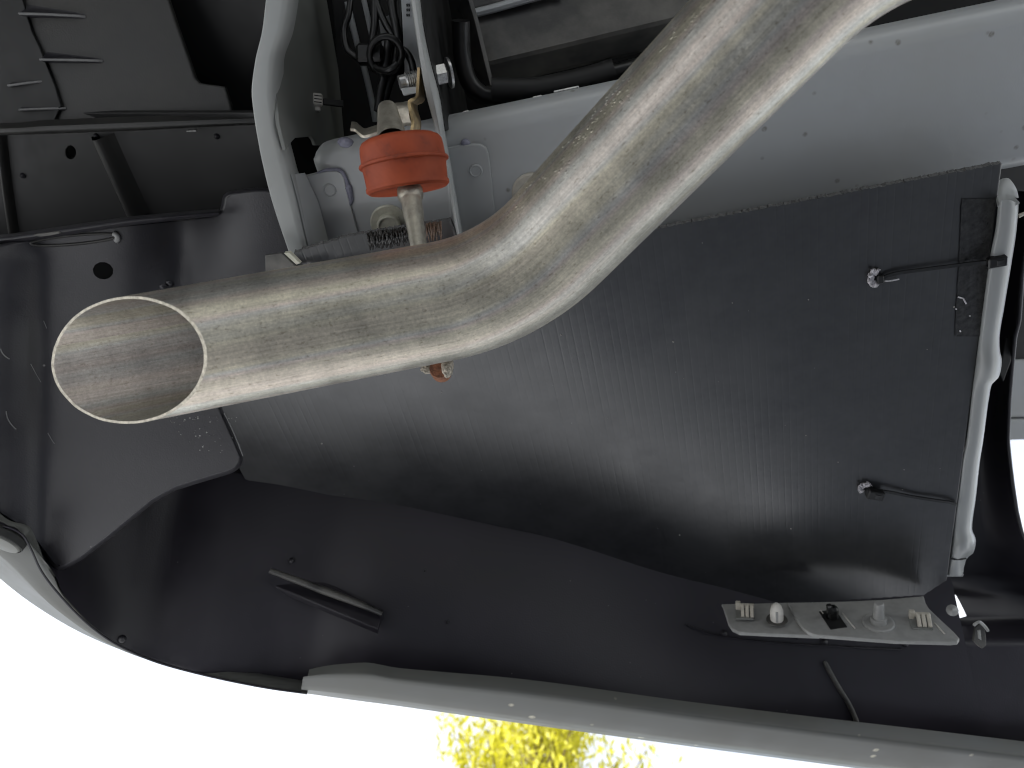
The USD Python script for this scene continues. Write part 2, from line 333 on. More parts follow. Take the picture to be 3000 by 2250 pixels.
simple('steel_rim', (0.40, 0.37, 0.31), 0.45, metal=0.8, nscale=400, amt=0.4, bump=0.5, bscale=900)
simple('drive', (0.27, 0.28, 0.295), 0.85, nscale=8, amt=0.15, bump=0.3, bscale=90)
simple('lawn', (0.075, 0.085, 0.022), 0.8, nscale=6, amt=0.4, bump=0.6, bscale=60)
simple('bark', (0.12, 0.085, 0.05), 0.85, nscale=20, amt=0.3)
mat('leaf', {'oi': ('geometry', {}), 'r': ('rgb_ramp', {'ramp': [(0, (0.46, 0.43, 0.02)), (0.6, (0.56, 0.48, 0.025)), (1, (0.50, 0.38, 0.02))]}),
             'p': ('principled_bsdf', {'roughness': 0.6}), 't': ('translucent_bsdf', {}), 'x': ('mix_closure', {'fac': 0.4})},
    [('oi.random_per_island', 'r.fac'), ('r.color', 'p.base_color'), ('r.color', 't.color'), ('p.BSDF', 'x.closure1'), ('t.BSDF', 'x.closure2')], surface='x.closure')

# ------------------------------------------------------------------ ground and the air outside
def flat(pts, z):
    v = np.array([(x, y, z) for x, y in pts], float); return v, np.array([[0, 1, 2], [0, 2, 3]])
tag(stage.GetPrimAtPath(obj('/World', 'ground', flat([(-80, -80), (80, -80), (80, 80), (-80, 80)], -0.012), 'lawn', smooth=False)), 'grass beyond the drive', 'ground', kind='structure')
tag(stage.GetPrimAtPath(obj('/World', 'driveway', flat([(-6, -4.2), (6, -4.2), (6, 9), (-6, 9)], 0.0), 'drive', smooth=False)), 'worn grey concrete drive under the parked car', 'driveway', kind='structure')

# ------------------------------------------------------------------ car floor: closes the view above everything
def hplane(H): return np.array([0, 0, CZ + H]), np.array([0, 0, -1.0])
FH = 0.62
fl = thing('car_floor', (0.0, 0.6, CZ + FH), 'black shadowed floor pan of the car above frame rail and tank', 'car floor')
fp = [(0.55, -0.36), (0.30, -0.47), (-0.1, -0.50), (-0.38, -0.505), (-0.66, -0.505), (-0.70, -0.40), (-0.70, 2.4), (0.62, 2.4), (0.62, -0.10)]
cb = thing('added_car_body', (0.0, 0.5, 0.6), 'unseen car body walls added to shade the ground behind the bumper', 'car')  # out-of-view walls, added so that their shadow darkens the ground behind
def wallstrip(pl, z0, z1): return shell(np.array([[(x, y, z0), (x, y, z1)] for x, y in pl], float), 0.004)
obj(cb, 'rear_shade_panel', wallstrip([(0.565, 0.0), (0.53, -0.14), (0.46, -0.27), (0.36, -0.38), (0.20, -0.475), (0.0, -0.535), (-0.2, -0.565), (-0.37, -0.575)], 0.62, 1.38), 'grey_paint')
obj(cb, 'tail_shade_panel', wallstrip([(-0.372, -0.575), (-0.5, -0.575), (-0.68, -0.56)], 0.78, 1.38), 'grey_paint')
obj(cb, 'side_shade_panel', wallstrip([(0.570, 0.002), (0.60, 0.4), (0.60, 2.4)], 0.42, 1.38), 'grey_paint')
obj(fl, 'added_side_sill', box((0.57, 1.2, 0.31), (0.05, 2.3, 0.20), None, 0.01), 'grey_paint')  # out-of-view sill, added to keep the sun off the ground beneath
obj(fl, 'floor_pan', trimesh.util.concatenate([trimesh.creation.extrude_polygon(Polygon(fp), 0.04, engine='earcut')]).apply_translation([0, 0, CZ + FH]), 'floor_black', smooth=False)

# ------------------------------------------------------------------ bumper beam (grey cross tube)
BH = 0.475
f0, f1 = pt(951, 434, BH), pt(3000, 8, BH)
bd = nrm(f1 - f0); bd[2] = 0; bd = nrm(bd); bq = np.cross([0, 0, 1.0], bd); bq = bq if bq[1] < 0 else -bq     # bq: towards the rear
blen = np.linalg.norm(f1 - f0)
beam = thing('bumper_beam', f0 + bd * 0.2, 'grey painted cross beam behind the exhaust pipe, speckled with dirt', 'beam')
def beam_profile():
    r = 0.012; pr = [(0.0, 0.017), (0.0, r)]
    pr += [(r - r * math.cos(t), r - r * math.sin(t)) for t in np.linspace(0.15, math.pi / 2, 7)]
    pr += [(0.016 + 0.003, 0.0), (0.04, -0.0008), (0.075, 0.0)]
    w = 0.103
    pr += [(w - r + r * math.sin(t), r - r * math.cos(t)) for t in np.linspace(0, math.pi / 2, 6)]
    pr += [(w, 0.07)]
    return pr
rows = []
s_end = blen + 0.35
for s in np.r_[np.linspace(-0.012, -0.002, 4), np.linspace(0.003, s_end, 30)]:
    k = 0.0
    if s < 0.003: k = 0.010 * (1 - math.sqrt(max(0, 1 - ((0.003 - s) / 0.0155) ** 2)))       # rounded left end
    rows.append([f0 + bd * s + bq * (np.clip(a, k, 0.103 - k)) + np.array([0, 0, h + k]) for a, h in beam_profile()])
obj(beam, 'beam_tube', cat(grid(np.array(rows)), (np.array(rows[0]), np.array([[0, i, i + 1] for i in range(1, len(rows[0]) - 1)]))), 'grey_paint', smooth=50)
BP, BN = np.array([0, 0, CZ + BH - 0.0022]), np.array([0, 0, -1.0])
# tab welded right of the channel, tab at the left, seams and spot welds
obj(beam, 'welded_tab', plate([(1300, 436), (1382, 423), (1408, 424), (1424, 434), (1431, 450), (1440, 520), (1449, 612), (1455, 720), (1330, 740)], BP, BN, 0.003, 0.0006), 'grey_paint')
obj(beam, 'welded_tab', plate([(890, 517), (960, 503), (985, 502), (1000, 508), (1008, 523), (1020, 578), (1030, 612), (1049, 684), (1060, 740), (957, 760), (930, 602)], BP, BN, 0.003, 0.0006), 'grey_paint')
obj(beam, 'sealant_bead', tube(spline([pt(x, y, BH - 0.001) for x, y in [(930, 508), (965, 497), (990, 497), (1004, 506), (1013, 525), (1024, 560), (1029, 585), (1024, 600)]], 30), np.r_[np.linspace(0.0008, 0.0014, 20), np.linspace(0.0024, 0.0012, 10)]), 'sealant')
obj(beam, 'seam_gap', tube(spline([pt(x, y, BH - 0.0006) for x, y in [(1022, 596), (1028, 612), (1034, 640), (1040, 665), (1049, 690)]], 12), 0.0010), 'dark_seam')  # dark joint line along the edge of the tab
obj(beam, 'sealant_blob', lathe(pt(1364, 421, BH), (0, 0, -1), [(-0.002, 0.0034), (0.0008, 0.0030), (0.0016, 0.002), (0.0018, 0.0)], 16), 'sealant', smooth=True)
for x, y in ((1394, 500), (966, 557)):
    obj(beam, 'spot_weld', lathe(pt(x, y, BH - 0.0022), (0, 0, -1), [(-0.0005, 0.0045), (0.0006, 0.0042), (0.0009, 0.0036), (0.0005, 0.003), (0.0004, 0.0)], 20), 'grey_paint')
w1 = thing('washer_bolt', pt(1142, 650, BH), 'round beige washer and bolt head on the beam left of the hanger rod', 'bolt')
c0 = pt(1142, 652, BH)
obj(w1, 'washer', lathe(c0, (0, 0, -1), [(0, 0.0128), (0.0016, 0.0128), (0.0022, 0.0120), (0.0022, 0.008), (0.0022, 0)], 40), 'washer_beige')
obj(w1, 'bolt_head', lathe(c0, (0, 0, -1), [(0.002, 0.0078), (0.0065, 0.0076), (0.0075, 0.0068), (0.0075, 0.0061), (0.0066, 0.0058), (0.0066, 0)], 36), 'washer_beige')
w2 = thing('washer_bolt', pt(1560, 563, BH), 'cream round grommet on the beam half hidden by the pipe bend', 'bolt')
obj(w2, 'washer', lathe(pt(1560, 563, BH), (0, 0, -1), [(0, 0.0135), (0.002, 0.0135), (0.003, 0.0125), (0.003, 0.007), (0.0055, 0.006), (0.0055, 0)], 40), 'clip_cream')

# ------------------------------------------------------------------ frame rail: two flanged walls, open downwards
RH = 0.447
rail = thing('frame_rail', pt(830, 300, RH), 'grey painted channel shaped frame rail holding the red exhaust hanger', 'frame rail')
A_out = [(800, -130), (779, 0), (768, 90), (747, 181), (737, 271), (741, 316), (759, 429), (790, 565), (845, 735), (853, 758)]
A_in = [(866, -130), (851, 0), (836, 90), (808, 181), (806, 271), (815, 362), (836, 452), (867, 565), (905, 728), (912, 752)]
ys = np.linspace(-120, 750, 60)
def xat(pl, y): a = np.array(pl, float); return np.interp(y, a[:, 1], a[:, 0])
from scipy.interpolate import PchipInterpolator
Ao = PchipInterpolator(*np.array(A_out, float).T[::-1]); Ai = PchipInterpolator(*np.array(A_in, float).T[::-1])
G = []
for y in ys:
    xo, xi = float(Ao(y)), float(Ai(y)); w = xi - xo
    G.append([pt(xo + 2, y, RH + 0.020), pt(xo, y, RH + 0.0016), pt(xo + 1, y, RH + 0.0004), pt(xo + 4, y, RH), pt(xo + 0.62 * w, y, RH), pt(xo + 0.8 * w, y, RH + 0.0008), pt(xo + 0.95 * w, y, RH + 0.003), pt(xi + 6, y, RH + 0.0075), pt(xi + 14, y, RH + 0.015), pt(xi + 24, y, RH + 0.028)])
obj(rail, 'flange', grid(np.array(G)), 'grey_paint_smooth', smooth=38)
wp0 = pt(806, 271, RH + 0.004); wp1 = pt(903, 719, RH + 0.004)
wn = np.cross(nrm(wp1 - wp0), [0, 0, 1.0])
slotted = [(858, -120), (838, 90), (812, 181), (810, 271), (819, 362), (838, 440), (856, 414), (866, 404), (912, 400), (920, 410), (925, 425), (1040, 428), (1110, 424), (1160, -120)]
obj(rail, 'inner_wall', plate(slotted, wp0, wn, 0.0022, 0.0005), 'wall_shade_clip_grey')  # same paint as the flanges, its shade painted in as darker grey
# fillet between flange and tab below the slot
G = []
for t in np.linspace(0, 1, 12):
    y = 512 + t * 240; xi = float(Ai(y)); xt = np.interp(y, [512, 600, 702, 752], [893, 934, 960, 972])
    G.append([pt(xi + (xt - xi) * s, y - 6 * s, RH + 0.003 + (BH - 0.003 - RH - 0.003) * (s ** 0.6)) for s in np.linspace(0, 1, 8)])
obj(rail, 'fillet', grid(np.array(G)), 'grey_paint', smooth=60)
B_l = [(1178, -130), (1203, 0), (1220, 113), (1242, 249), (1274, 375), (1306, 497), (1333, 664), (1340, 700)]
B_r = [(1208, -130), (1230, 0), (1238, 68), (1260, 181), (1288, 289), (1303, 389), (1326, 520), (1353, 678), (1358, 705)]
Bl = PchipInterpolator(*np.array(B_l, float).T[::-1]); Br = PchipInterpolator(*np.array(B_r, float).T[::-1])
G = []
for y in np.linspace(-120, 690, 50):
    a, b = float(Bl(y)), float(Br(y)); w = b - a; h = RH - 0.002
    G.append([pt(a + 3, y, h + 0.03), pt(a, y, h + 0.004), pt(a + 1, y, h + 0.001), pt(a + 3, y, h), pt(a + 0.5 * w, y, h - 0.0006), pt(a + 0.56 * w, y, h), pt(b - 3, y, h + 0.0012), pt(b, y, h + 0.004), pt(b + 2, y, h + 0.03)])
obj(rail, 'flange', grid(np.array(G)), 'clean_paint', smooth=35)
q0, q1 = pt(1238, 68, RH + 0.004), pt(1326, 520, RH + 0.004)
bn = np.cross(nrm(q1 - q0), [0, 0, 1.0])
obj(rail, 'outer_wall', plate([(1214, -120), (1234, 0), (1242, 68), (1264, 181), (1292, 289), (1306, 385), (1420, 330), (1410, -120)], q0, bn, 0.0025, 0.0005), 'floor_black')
# folded roof of the channel, seen dimly between the walls
RP = np.array([0, 0, CZ + 0.575])
obj(rail, 'channel_roof', plate([(960, -150), (1260, -150), (1330, 430), (1010, 430)], RP, BN, 0.003, 0.0005), 'dark_panel')
for pts_, rr in (([(1018, 5), (1050, 140), (1062, 180), (1090, 300), (1100, 355)], 0.0022), ([(1066, 0), (1082, 70), (1092, 120)], 0.0018)):
    obj(rail, 'pressed_ridge', tube(spline([pt(x, y, 0.574) for x, y in pts_], 16), rr, 8), 'grey_paint')
obj(rail, 'inner_strip', plate([(1172, -60), (1206, -60), (1238, 215), (1185, 225), (1180, 90)], np.array([0, 0, CZ + 0.53]), BN, 0.002, 0.0004), 'grey_paint')
for i, yy in enumerate((12, 26, 41)):
    for j in range(2):
        obj(rail, 'printed_mark', plate([(1190 + j * 6, yy), (1194 + j * 6, yy - 1), (1195 + j * 6, yy + 7), (1191 + j * 6, yy + 8)], np.array([0, 0, CZ + 0.5292]), BN, 0.0004, 0.00002), 'floor_black')
obj(rail, 'inner_gusset', plate([(1110, 60), (1140, 45), (1165, 130), (1150, 165), (1120, 140)], np.array([0, 0, CZ + 0.555]), BN, 0.002, 0.0004), 'grey_paint')

# cream clip pushed into the wall of the rail
cl = thing('trim_clip', onpl(925, 295, wp0, wn), 'small cream plastic clip pushed through the inner wall of the rail', 'clip')
cpos = onpl(925, 297, wp0, wn); wv = wn if np.dot(wn, CAM - cpos) > 0 else -wn
wv = nrm(wv * 0.35 - DIR); Rw = np.array([nrm(np.cross(wv, UP)), nrm(np.cross(wv, np.cross(wv, UP))), wv])
obj(cl, 'clip_body', box(cpos + wv * 0.003, (0.0085, 0.0085, 0.004), Rw, 0.0010), 'clip_white')
for k in (-1, 0, 1):
    obj(cl, 'clip_rib', box(cpos + wv * 0.0049 + Rw[1] * 0.0022 * k - Rw[0] * 0.001, (0.0050, 0.0007, 0.0006), Rw, 0.0001), 'floor_black')
obj(cl, 'clip_foot', box(cpos + wv * 0.0015 - UP * 0.0055 + RT * 0.001, (0.004, 0.0035, 0.003), Rw, 0.0006), 'clip_white')
obj(cl, 'clip_slot', box(cpos + wv * 0.0 + RT * 0.012 - UP * 0.001, (0.014, 0.0045, 0.002), Rw, 0.0005), 'floor_black')

# bolt through the outer wall: threaded end left, hexagon head right
tb = thing('threaded_bolt', at(1190, 240, 0.455), 'bright threaded bolt through the thin right wall of the rail', 'bolt')
e0, e1 = at(1170, 243, 0.455), at(1222, 232, 0.457); ax = nrm(e1 - e0)
prof = [(0, 0.0), (0, 0.0042), (0.0035, 0.0044)]
for k in range(6): prof += [(0.0040 + k * 0.0013, 0.0046), (0.00465 + k * 0.0013, 0.0054)]
prof += [(0.013, 0.0046), (0.02, 0.0046)]
obj(tb, 'thread', lathe(e0, ax, prof, 20), 'bolt_steel', smooth=False)
h0 = at(1276, 222, 0.452)
obj(tb, 'hexagon_head', lathe(h0, ax, [(0, 0.0), (0, 0.0062), (0.006, 0.0062), (0.0072, 0.0052), (0.0072, 0)], 6), 'bolt_steel', smooth=False)
obj(tb, 'flange_washer', lathe(h0 + ax * 0.0078, ax, [(0, 0), (0, 0.0088), (0.0015, 0.0088), (0.002, 0)], 24), 'bolt_steel')

# sealant blob and folded cut edge near the slot
sb = thing('sealant_dab', at(1012, 415, 0.47), 'small violet grey dab of sealant above the left end of the beam', 'sealant')
sp = trimesh.creation.icosphere(3, 1.0); sv = np.array(sp.vertices); sv *= (1 + 0.35 * (meshkit.fbm(sv * 1.7 + 4, 3) - 0.5))[:, None]
obj(sb, 'dab', (sv @ np.diag([0.0050, 0.0032, 0.003]) + at(1012, 417, 0.47), np.array(sp.faces)), 'sealant', smooth=True)

# ------------------------------------------------------------------ wiring in the rail
wr = thing('wiring_loom', pt(1120, 150, 0.52), 'bundle of looped black cables hanging inside the frame rail', 'cables')
def cable(pl, r=0.0022, d=0.50):
    P = [at(x, y, dd) for x, y, dd in [(p[0], p[1], p[2] if len(p) > 2 else d) for p in pl]]
    obj(wr, 'cable', tube(spline(P, 40), r, 8), 'cable_black', smooth=True)
cable([(1095, -60), (1098, 60), (1090, 130), (1086, 165), (1100, 205)], 0.0028)
cable([(1088, -60), (1112, 30), (1135, 80), (1155, 110), (1168, 130)], 0.0024)
cable([(1140, -60), (1150, 30), (1160, 80), (1165, 110), (1160, 170), (1150, 215), (1135, 260), (1120, 330)], 0.003, 0.495)
cable([(1170, -60), (1172, 60), (1170, 120), (1176, 160), (1165, 220)], 0.0035, 0.51)
cable([(1030, -60), (1022, 40), (1008, 90), (1015, 140), (1040, 165), (1070, 178), (1092, 165)], 0.0022)
cable([(1140, 120), (1132, 170), (1126, 220), (1116, 265), (1108, 325)], 0.003, 0.492)
cable([(1180, 145), (1195, 160), (1208, 190), (1212, 215)], 0.0024, 0.49)
ring = [(1130 + 47 * math.cos(t), 160 + 53 * math.sin(t), 0.485 + 0.006 * math.sin(t)) for t in np.linspace(0, 2 * math.pi * 1.05, 30)]
cable(ring, 0.0022)
ring = [(1127 + 44 * math.cos(t), 157 + 49 * math.sin(t), 0.488 - 0.006 * math.sin(t + 1)) for t in np.linspace(0.6, 2 * math.pi * 0.9, 26)]
cable(ring, 0.0022)
obj(wr, 'connector', box(at(1085, 160, 0.49), (0.018, 0.012, 0.01), np.array([RT, UP, -DIR]), 0.002), 'cable_black')

# ------------------------------------------------------------------ tank and pipes right of the rail
tk = thing('fuel_tank', pt(1600, 100, 0.54), 'dark dusty plastic tank above the beam left of the pipe', 'tank')
def trow(l, r, H, n=14): return [pt(l[0] + (r[0] - l[0]) * t, l[1] + (r[1] - l[1]) * t, H) for t in np.linspace(0, 1, n)]
rowsT = [trow((1338, -60), (2100, -260), 0.585), trow((1352, 30), (2100, -150), 0.572), trow((1354, 40), (2100, -138), 0.560), trow((1372, 52), (2100, -122), 0.556),
         trow((1388, 190), (2100, 20), 0.532), trow((1392, 202), (2100, 34), 0.532), trow((1424, 250), (2110, 90), 0.548), trow((1430, 258), (2112, 98), 0.556), trow((1440, 230), (2120, 60), 0.61)]
obj(tk, 'tank_shell', grid(np.array(rowsT)), 'tank_plastic', smooth=40)
obj(tk, 'end_face', plate([(1338, 30), (1354, 44), (1388, 198), (1424, 252), (1436, 250), (1390, 60), (1360, -40)], pt(1388, 196, 0.5335), nrm([0.8, -0.1, -0.6]), 0.003, 0.0005), 'tank_plastic')
obj(tk, 'pale_ridge', tube(spline([pt(x, y, 0.553) for x, y in [(1392, 38), (1440, 26), (1540, -2), (1640, -28)]], 12), 0.0028, 8), 'grey_paint')  # pale grey line along the upper ledge of the tank
hs = thing('breather_hose', pt(1600, 270, 0.5), 'black ribbed hose lying in the gap along the top of the beam', 'hose')
obj(hs, 'hose', tube(spline([pt(x, y, 0.515) for x, y in [(1350, 60), (1352, 140), (1370, 230), (1420, 280), (1520, 288), (1640, 262), (1760, 225), (1900, 190)]], 60), 0.0058, 12), 'cable_black', smooth=True)
obj(hs, 'hose', tube(spline([pt(x, y, 0.505) for x, y in [(1440, 262), (1540, 262), (1680, 240), (1800, 205)]], 30), 0.0075, 12), 'floor_black', smooth=True)
for (x, y), (w, h) in (((1660, 268), (0.016, 0.004)), ((1575, 290), (0.006, 0.004)), ((1367, 338), (0.004, 0.006))):
    obj(hs, 'metal_tab', box(pt(x, y, 0.492), (w, h, 0.002), np.array([bd, bq, [0, 0, 1.0]]), 0.0005), 'bolt_steel')

# ------------------------------------------------------------------ corrugated sheet
VX, VY = 2400.0, 4515.0
S_top = [(200, 1060), (858, 905), (862, 742), (1005, 697), (1100, 680), (1327, 645), (1329, 700), (1420, 770), (1960, 665), (2935, 480), (3100, 449)]
S_bot = [(300, 1290), (600, 1370), (720, 1405), (900, 1458), (1150, 1532), (1600, 1655), (2120, 1770), (2300, 1765), (2478, 1759), (2706, 1744), (2775, 1700), (2900, 1690)]
KS = PchipInterpolator([-500, 600, 1000, 1500, 2000, 2500, 2900, 4000], [0.040, 0.042, 0.046, 0.042, 0.020, -0.010, -0.030, -0.035])
def Hs(x, y):
    t = (y - 650) / 1050.0
    k = float(KS(x))
    flap = 0.00019 * max(0.0, 765 - y) / (1 + math.exp((x - 1400) / 25.0))
    return 0.432 + flap + k * (max(t, 0) ** 1.35 if t > 0 else t) + 0.003 * math.sin(x / 500.0) * max(t, 0)
X0, X1 = 500.0, 2866.0
def colx(x0, y): return x0 + (VX - x0) * (y - 1000) / (VY - 1000)
def crosses(edge, x0):
    f = lambda y: np.interp(colx(x0, y), [p[0] for p in edge], [p[1] for p in edge]) - y
    yy = np.linspace(300, 1900, 801); v = np.array([f(y) for y in yy]); k = np.where(np.diff(np.sign(v)) != 0)[0]
    return yy[k[0]] if len(k) else 1000.0
sheet = thing('corrugated_sheet', at(1800, 1100, 0.56), 'large black corrugated plastic sheet tied up between beam and bumper', 'plastic sheet')
NF = 106; per = [(0.0, 0.00006), (0.06, 0.00001), (0.2, 0.0), (0.5, 0.0), (0.8, 0.0), (0.94, 0.00001)]
colsx, offs = [], []
for k in range(NF):
    gk = 0.35 + 0.9 * rng.random()
    for u, o in per: colsx.append(X0 + (X1 - X0) * (k + u) / NF); offs.append(o * gk)
colsx.append(X1); offs.append(0.0003)
NR = 44; G = np.zeros((len(colsx), NR, 3))
for i, (x0, o) in enumerate(zip(colsx, offs)):
    y0, y1 = crosses(S_top, x0), crosses(S_bot, x0)
    jig = 1.2 * math.sin(x0 * 0.9) + rng.normal(0, 0.8)
    for j, t in enumerate(np.linspace(0, 1, NR)):
        y = y0 + jig * (1 - t) + (y1 - y0) * t; x = colx(x0, y)
        G[i, j] = pt(x, y, Hs(x, y) + o)
obj(sheet, 'sheet_face', grid(G), 'sheet_plastic', smooth=True)
Tk = 0.003
E = np.stack([G[:, 0], G[:, 0] + np.array([0, 0.0006, Tk])], 1)
obj(sheet, 'cut_edge', grid(E), 'sheet_edge', smooth=False)
back = G[::6, ::4] + np.array([0, 0, Tk])
obj(sheet, 'sheet_back', grid(back), 'sheet_plastic', smooth=True)
E = np.stack([G[-1], G[-1] + np.array([0, 0, Tk])], 1); obj(sheet, 'side_edge', grid(E), 'sheet_plastic', smooth=False)
# torn, frayed flutes at the cut-out round the hanger rod
def frays(x0, x1, n, matn):
    ms = []
    for k in range(n):
        x = x0 + (x1 - x0) * (k + rng.random() * 0.7) / n; yt = np.interp(x, [p[0] for p in S_top], [p[1] for p in S_top])
        P = [pt(x + rng.normal(0, 1), yt - 3 + rng.random() * 6, 0.428), pt(x + 2 + rng.normal(0, 2), yt + 20, 0.425 - rng.random() * 0.003), pt(x + 5 + rng.normal(0, 4), yt + 36 + rng.random() * 16, 0.4275)]
        ms.append(tube(spline(P, 6), np.linspace(0.0007, 0.0003, 6) * (0.7 + rng.random()), 5))
    return cat(*ms)
obj(sheet, 'frayed_flutes', frays(1078, 1205, 44, 0), 'torn_black', smooth=True, kind='stuff')
obj(sheet, 'frayed_flutes', frays(1248, 1292, 16, 0), 'torn_brown', smooth=True, kind='stuff')

# folded corner tabs left of the sheet
tab = thing('bent_tab', pt(815, 770, 0.44), 'small dark grey bent metal tab above the straight pipe run', 'tab')
obj(tab, 'tab_face', plate([(776, 748), (825, 741), (861, 775), (870, 830), (778, 830)], *[pt(815, 770, 0.428), np.array([0.1, 0.2, -1.0])], 0.002, 0.0005), 'tank_plastic')
obj(tab, 'tab_edge', plate([(832, 743), (848, 741), (880, 772), (868, 776)], *[pt(850, 760, 0.424), np.array([0.3, -0.3, -1.0])], 0.002, 0.0004), 'washer_beige')

# lint and grit caught on the sheet
# tape and cable ties
def sheet_at(x, y, lift=0.0): return pt(x, y, Hs(x, y) - lift)
r6 = np.random.default_rng(21); ms = []
for k in range(34):
    x, y = 760 + r6.random() * 2050, 700 + r6.random() * 950
    if y > np.interp(x, [p[0] for p in S_bot], [p[1] for p in S_bot]) - 25 or y < np.interp(x, [p[0] for p in S_top], [p[1] for p in S_top]) + 25: continue
    z = 0.0003 + 0.0006 * r6.random() ** 3; ms.append(lathe(sheet_at(x, y), (0, 0, -1), [(-0.0002, z), (z * 0.6, z * 0.7), (z, 0)], 6))
obj(sheet, 'grit_specks', cat(*ms), 'dust_light', smooth=True, kind='stuff')
tp = thing('tape_strip', sheet_at(2840, 780), 'strip of black duct tape along the right edge of the sheet', 'tape')
G = np.array([[sheet_at(l + (r - l) * t, y, 0.0004) for t in np.linspace(0, 1, 12)] for y, l, r in [(np.interp(k, [0, 1], [582, 985]), np.interp(k, [0, 1], [2818, 2797]) + rng.normal(0, 1.0), np.interp(k, [0, 1], [2916, 2872])) for k in np.linspace(0, 1, 40)]])
for i in range(G.shape[0]):
    for j in range(G.shape[1]): G[i, j, 2] -= 0.0005 * meshkit.fbm(G[i, j] * np.array([260, 90, 60]), 3)
obj(tp, 'tape', grid(G), 'tape', smooth=True)
rngt = np.random.default_rng(3)
for pl in ([(2807, 870), (2822, 874), (2831, 890)], [(2800, 905), (2803, 906)], [(2812, 968), (2814, 972)], [(2840, 925), (2843, 926)]):
    obj(tp, 'lint_speck', tube([sheet_at(x, y, 0.0011) for x, y in pl], 0.0005, 5), 'torn_plastic')

def cable_tie(label, hole, path_, head, hw):
    t = thing('cable_tie', sheet_at(*hole), label, 'cable tie', 'cable ties holding the sheet')
    P = spline([sheet_at(x, y, l) for x, y, l in path_], 24)
    n = np.array([0, 0, -1.0]); L = nrm(P[-1] - P[0]); S = nrm(np.cross(L, n))
    rows = [[p - S * 0.0011, p - S * 0.0011 + n * 0.0011, p + S * 0.0011 + n * 0.0011, p + S * 0.0011] for p in P]
    obj(t, 'strap', grid(np.array(rows), wrap=True), 'tie_black', smooth=False)
    hp = sheet_at(head[0], head[1], head[2])
    R = np.array([L, S, n])
    hd = obj(t, 'head', box(hp, hw, R, 0.0008), 'tie_black')
    obj(hd, 'slot', box(hp + n * (hw[2] / 2 + 0.0002) + L * 0.001, (hw[0] * 0.35, hw[1] * 0.5, 0.0006), R, 0.0001), 'tape')
    return t, L, S, n
t1, L1, S1, n1 = cable_tie('black cable tie slanting up from torn hole to grey strap', (2570, 818), [(2578, 822, -0.003), (2584, 814, 0.0012), (2610, 803, 0.002), (2700, 789, 0.0025), (2800, 776, 0.003), (2870, 768, 0.005), (2905, 766, 0.008)], (2920, 766, 0.009), (0.0105, 0.0070, 0.0045))
obj(t1, 'loop', box(sheet_at(2578, 817, 0.002), (0.004, 0.006, 0.004), np.array([L1, S1, n1]), 0.0008), 'tie_black')
t2, L2, S2, n2 = cable_tie('thin black cable tie with its head by the lower torn hole', (2535, 1430), [(2545, 1436, -0.003), (2552, 1432, 0.002), (2590, 1438, 0.003), (2680, 1455, 0.002), (2770, 1468, 0.002), (2800, 1476, 0.001)], (2563, 1448, 0.004), (0.0115, 0.008, 0.006))
def torn_hole(cx, cy, rx, ry, seed, ang=(0, 2 * math.pi)):
    r2 = np.random.default_rng(seed); ms = []
    for k in range(34):
        a = ang[0] + (ang[1] - ang[0]) * (k + r2.random()) / 34
        r0, r1 = 0.35 + 0.45 * r2.random(), 0.75 + 0.55 * r2.random()
        P = [sheet_at(cx + rx * r0 * math.cos(a), cy + ry * r0 * math.sin(a), 0.0005), sheet_at(cx + rx * r1 * math.cos(a + 0.25), cy + ry * r1 * math.sin(a + 0.25), 0.0012 + 0.002 * r2.random()), sheet_at(cx + rx * r1 * 1.02 * math.cos(a + 0.5), cy + ry * r1 * math.sin(a + 0.5), 0.0004)]
        ms.append(tube(P, np.array([0.0007, 0.0006, 0.0002]) * (0.4 + 1.1 * r2.random()), 5))
    return cat(*ms)
obj(sheet, 'torn_hole', torn_hole(2566, 816, 19, 24, 1, (0.7, 4.9)), 'torn_plastic', smooth=True)
obj(sheet, 'torn_hole', torn_hole(2536, 1432, 18, 16, 2, (2.2, 5.4)), 'torn_plastic', smooth=True)
obj(sheet, 'hole_core', lathe(sheet_at(2576, 820, 0.0004), (0, 0, -1), [(0, 0.0028), (0.0002, 0.0028), (0.0003, 0)], 16), 'floor_black')
obj(sheet, 'hole_core', lathe(sheet_at(2546, 1434, 0.0004), (0, 0, -1), [(0, 0.002), (0.0002, 0.002), (0.0003, 0)], 16), 'floor_black')
obj(sheet, 'torn_sliver', tube([sheet_at(2592, 824, 0.001), sheet_at(2615, 822, 0.002), sheet_at(2634, 818, 0.0015)], 0.0005, 5), 'torn_plastic')

# ------------------------------------------------------------------ bumper cover
LIP = 0.335
L_out = [(-420, 1230), (-300, 1370), (-150, 1520), (0, 1655), (69, 1724), (143, 1787), (200, 1827), (275, 1872), (366, 1913), (469, 1947), (572, 1976), (687, 2001), (801, 2021), (899, 2036), (1135, 2068), (1400, 2105), (2000, 2188), (2475, 2250), (3000, 2318), (3900, 2430)]
S_in = [(-300, 1180), (-200, 1300), (-60, 1430), (75, 1563), (86, 1603), (114, 1666), (172, 1741), (269, 1838), (343, 1888), (458, 1938), (572, 1970), (687, 1996), (801, 2017), (885, 2027), (905, 1984), (1058, 1973), (1153, 1987), (1275, 2000), (1492, 2022), (2034, 2095), (3000, 2213), (3900, 2325)]
def resample(pl, n):
    P = np.array(pl, float); t = np.r_[0, np.cumsum(np.linalg.norm(np.diff(P, axis=0), axis=1))]; return t, P
def curve(pl, n=120):
    P = np.array(pl, float); t = np.r_[0, np.cumsum(np.linalg.norm(np.diff(P, axis=0), axis=1))]
    return PchipInterpolator(t, P)(np.linspace(0, t[-1], n))
bc = thing('bumper_cover', pt(1500, 2090, LIP), 'black inside of the rear bumper with grey painted lower lip', 'bumper')
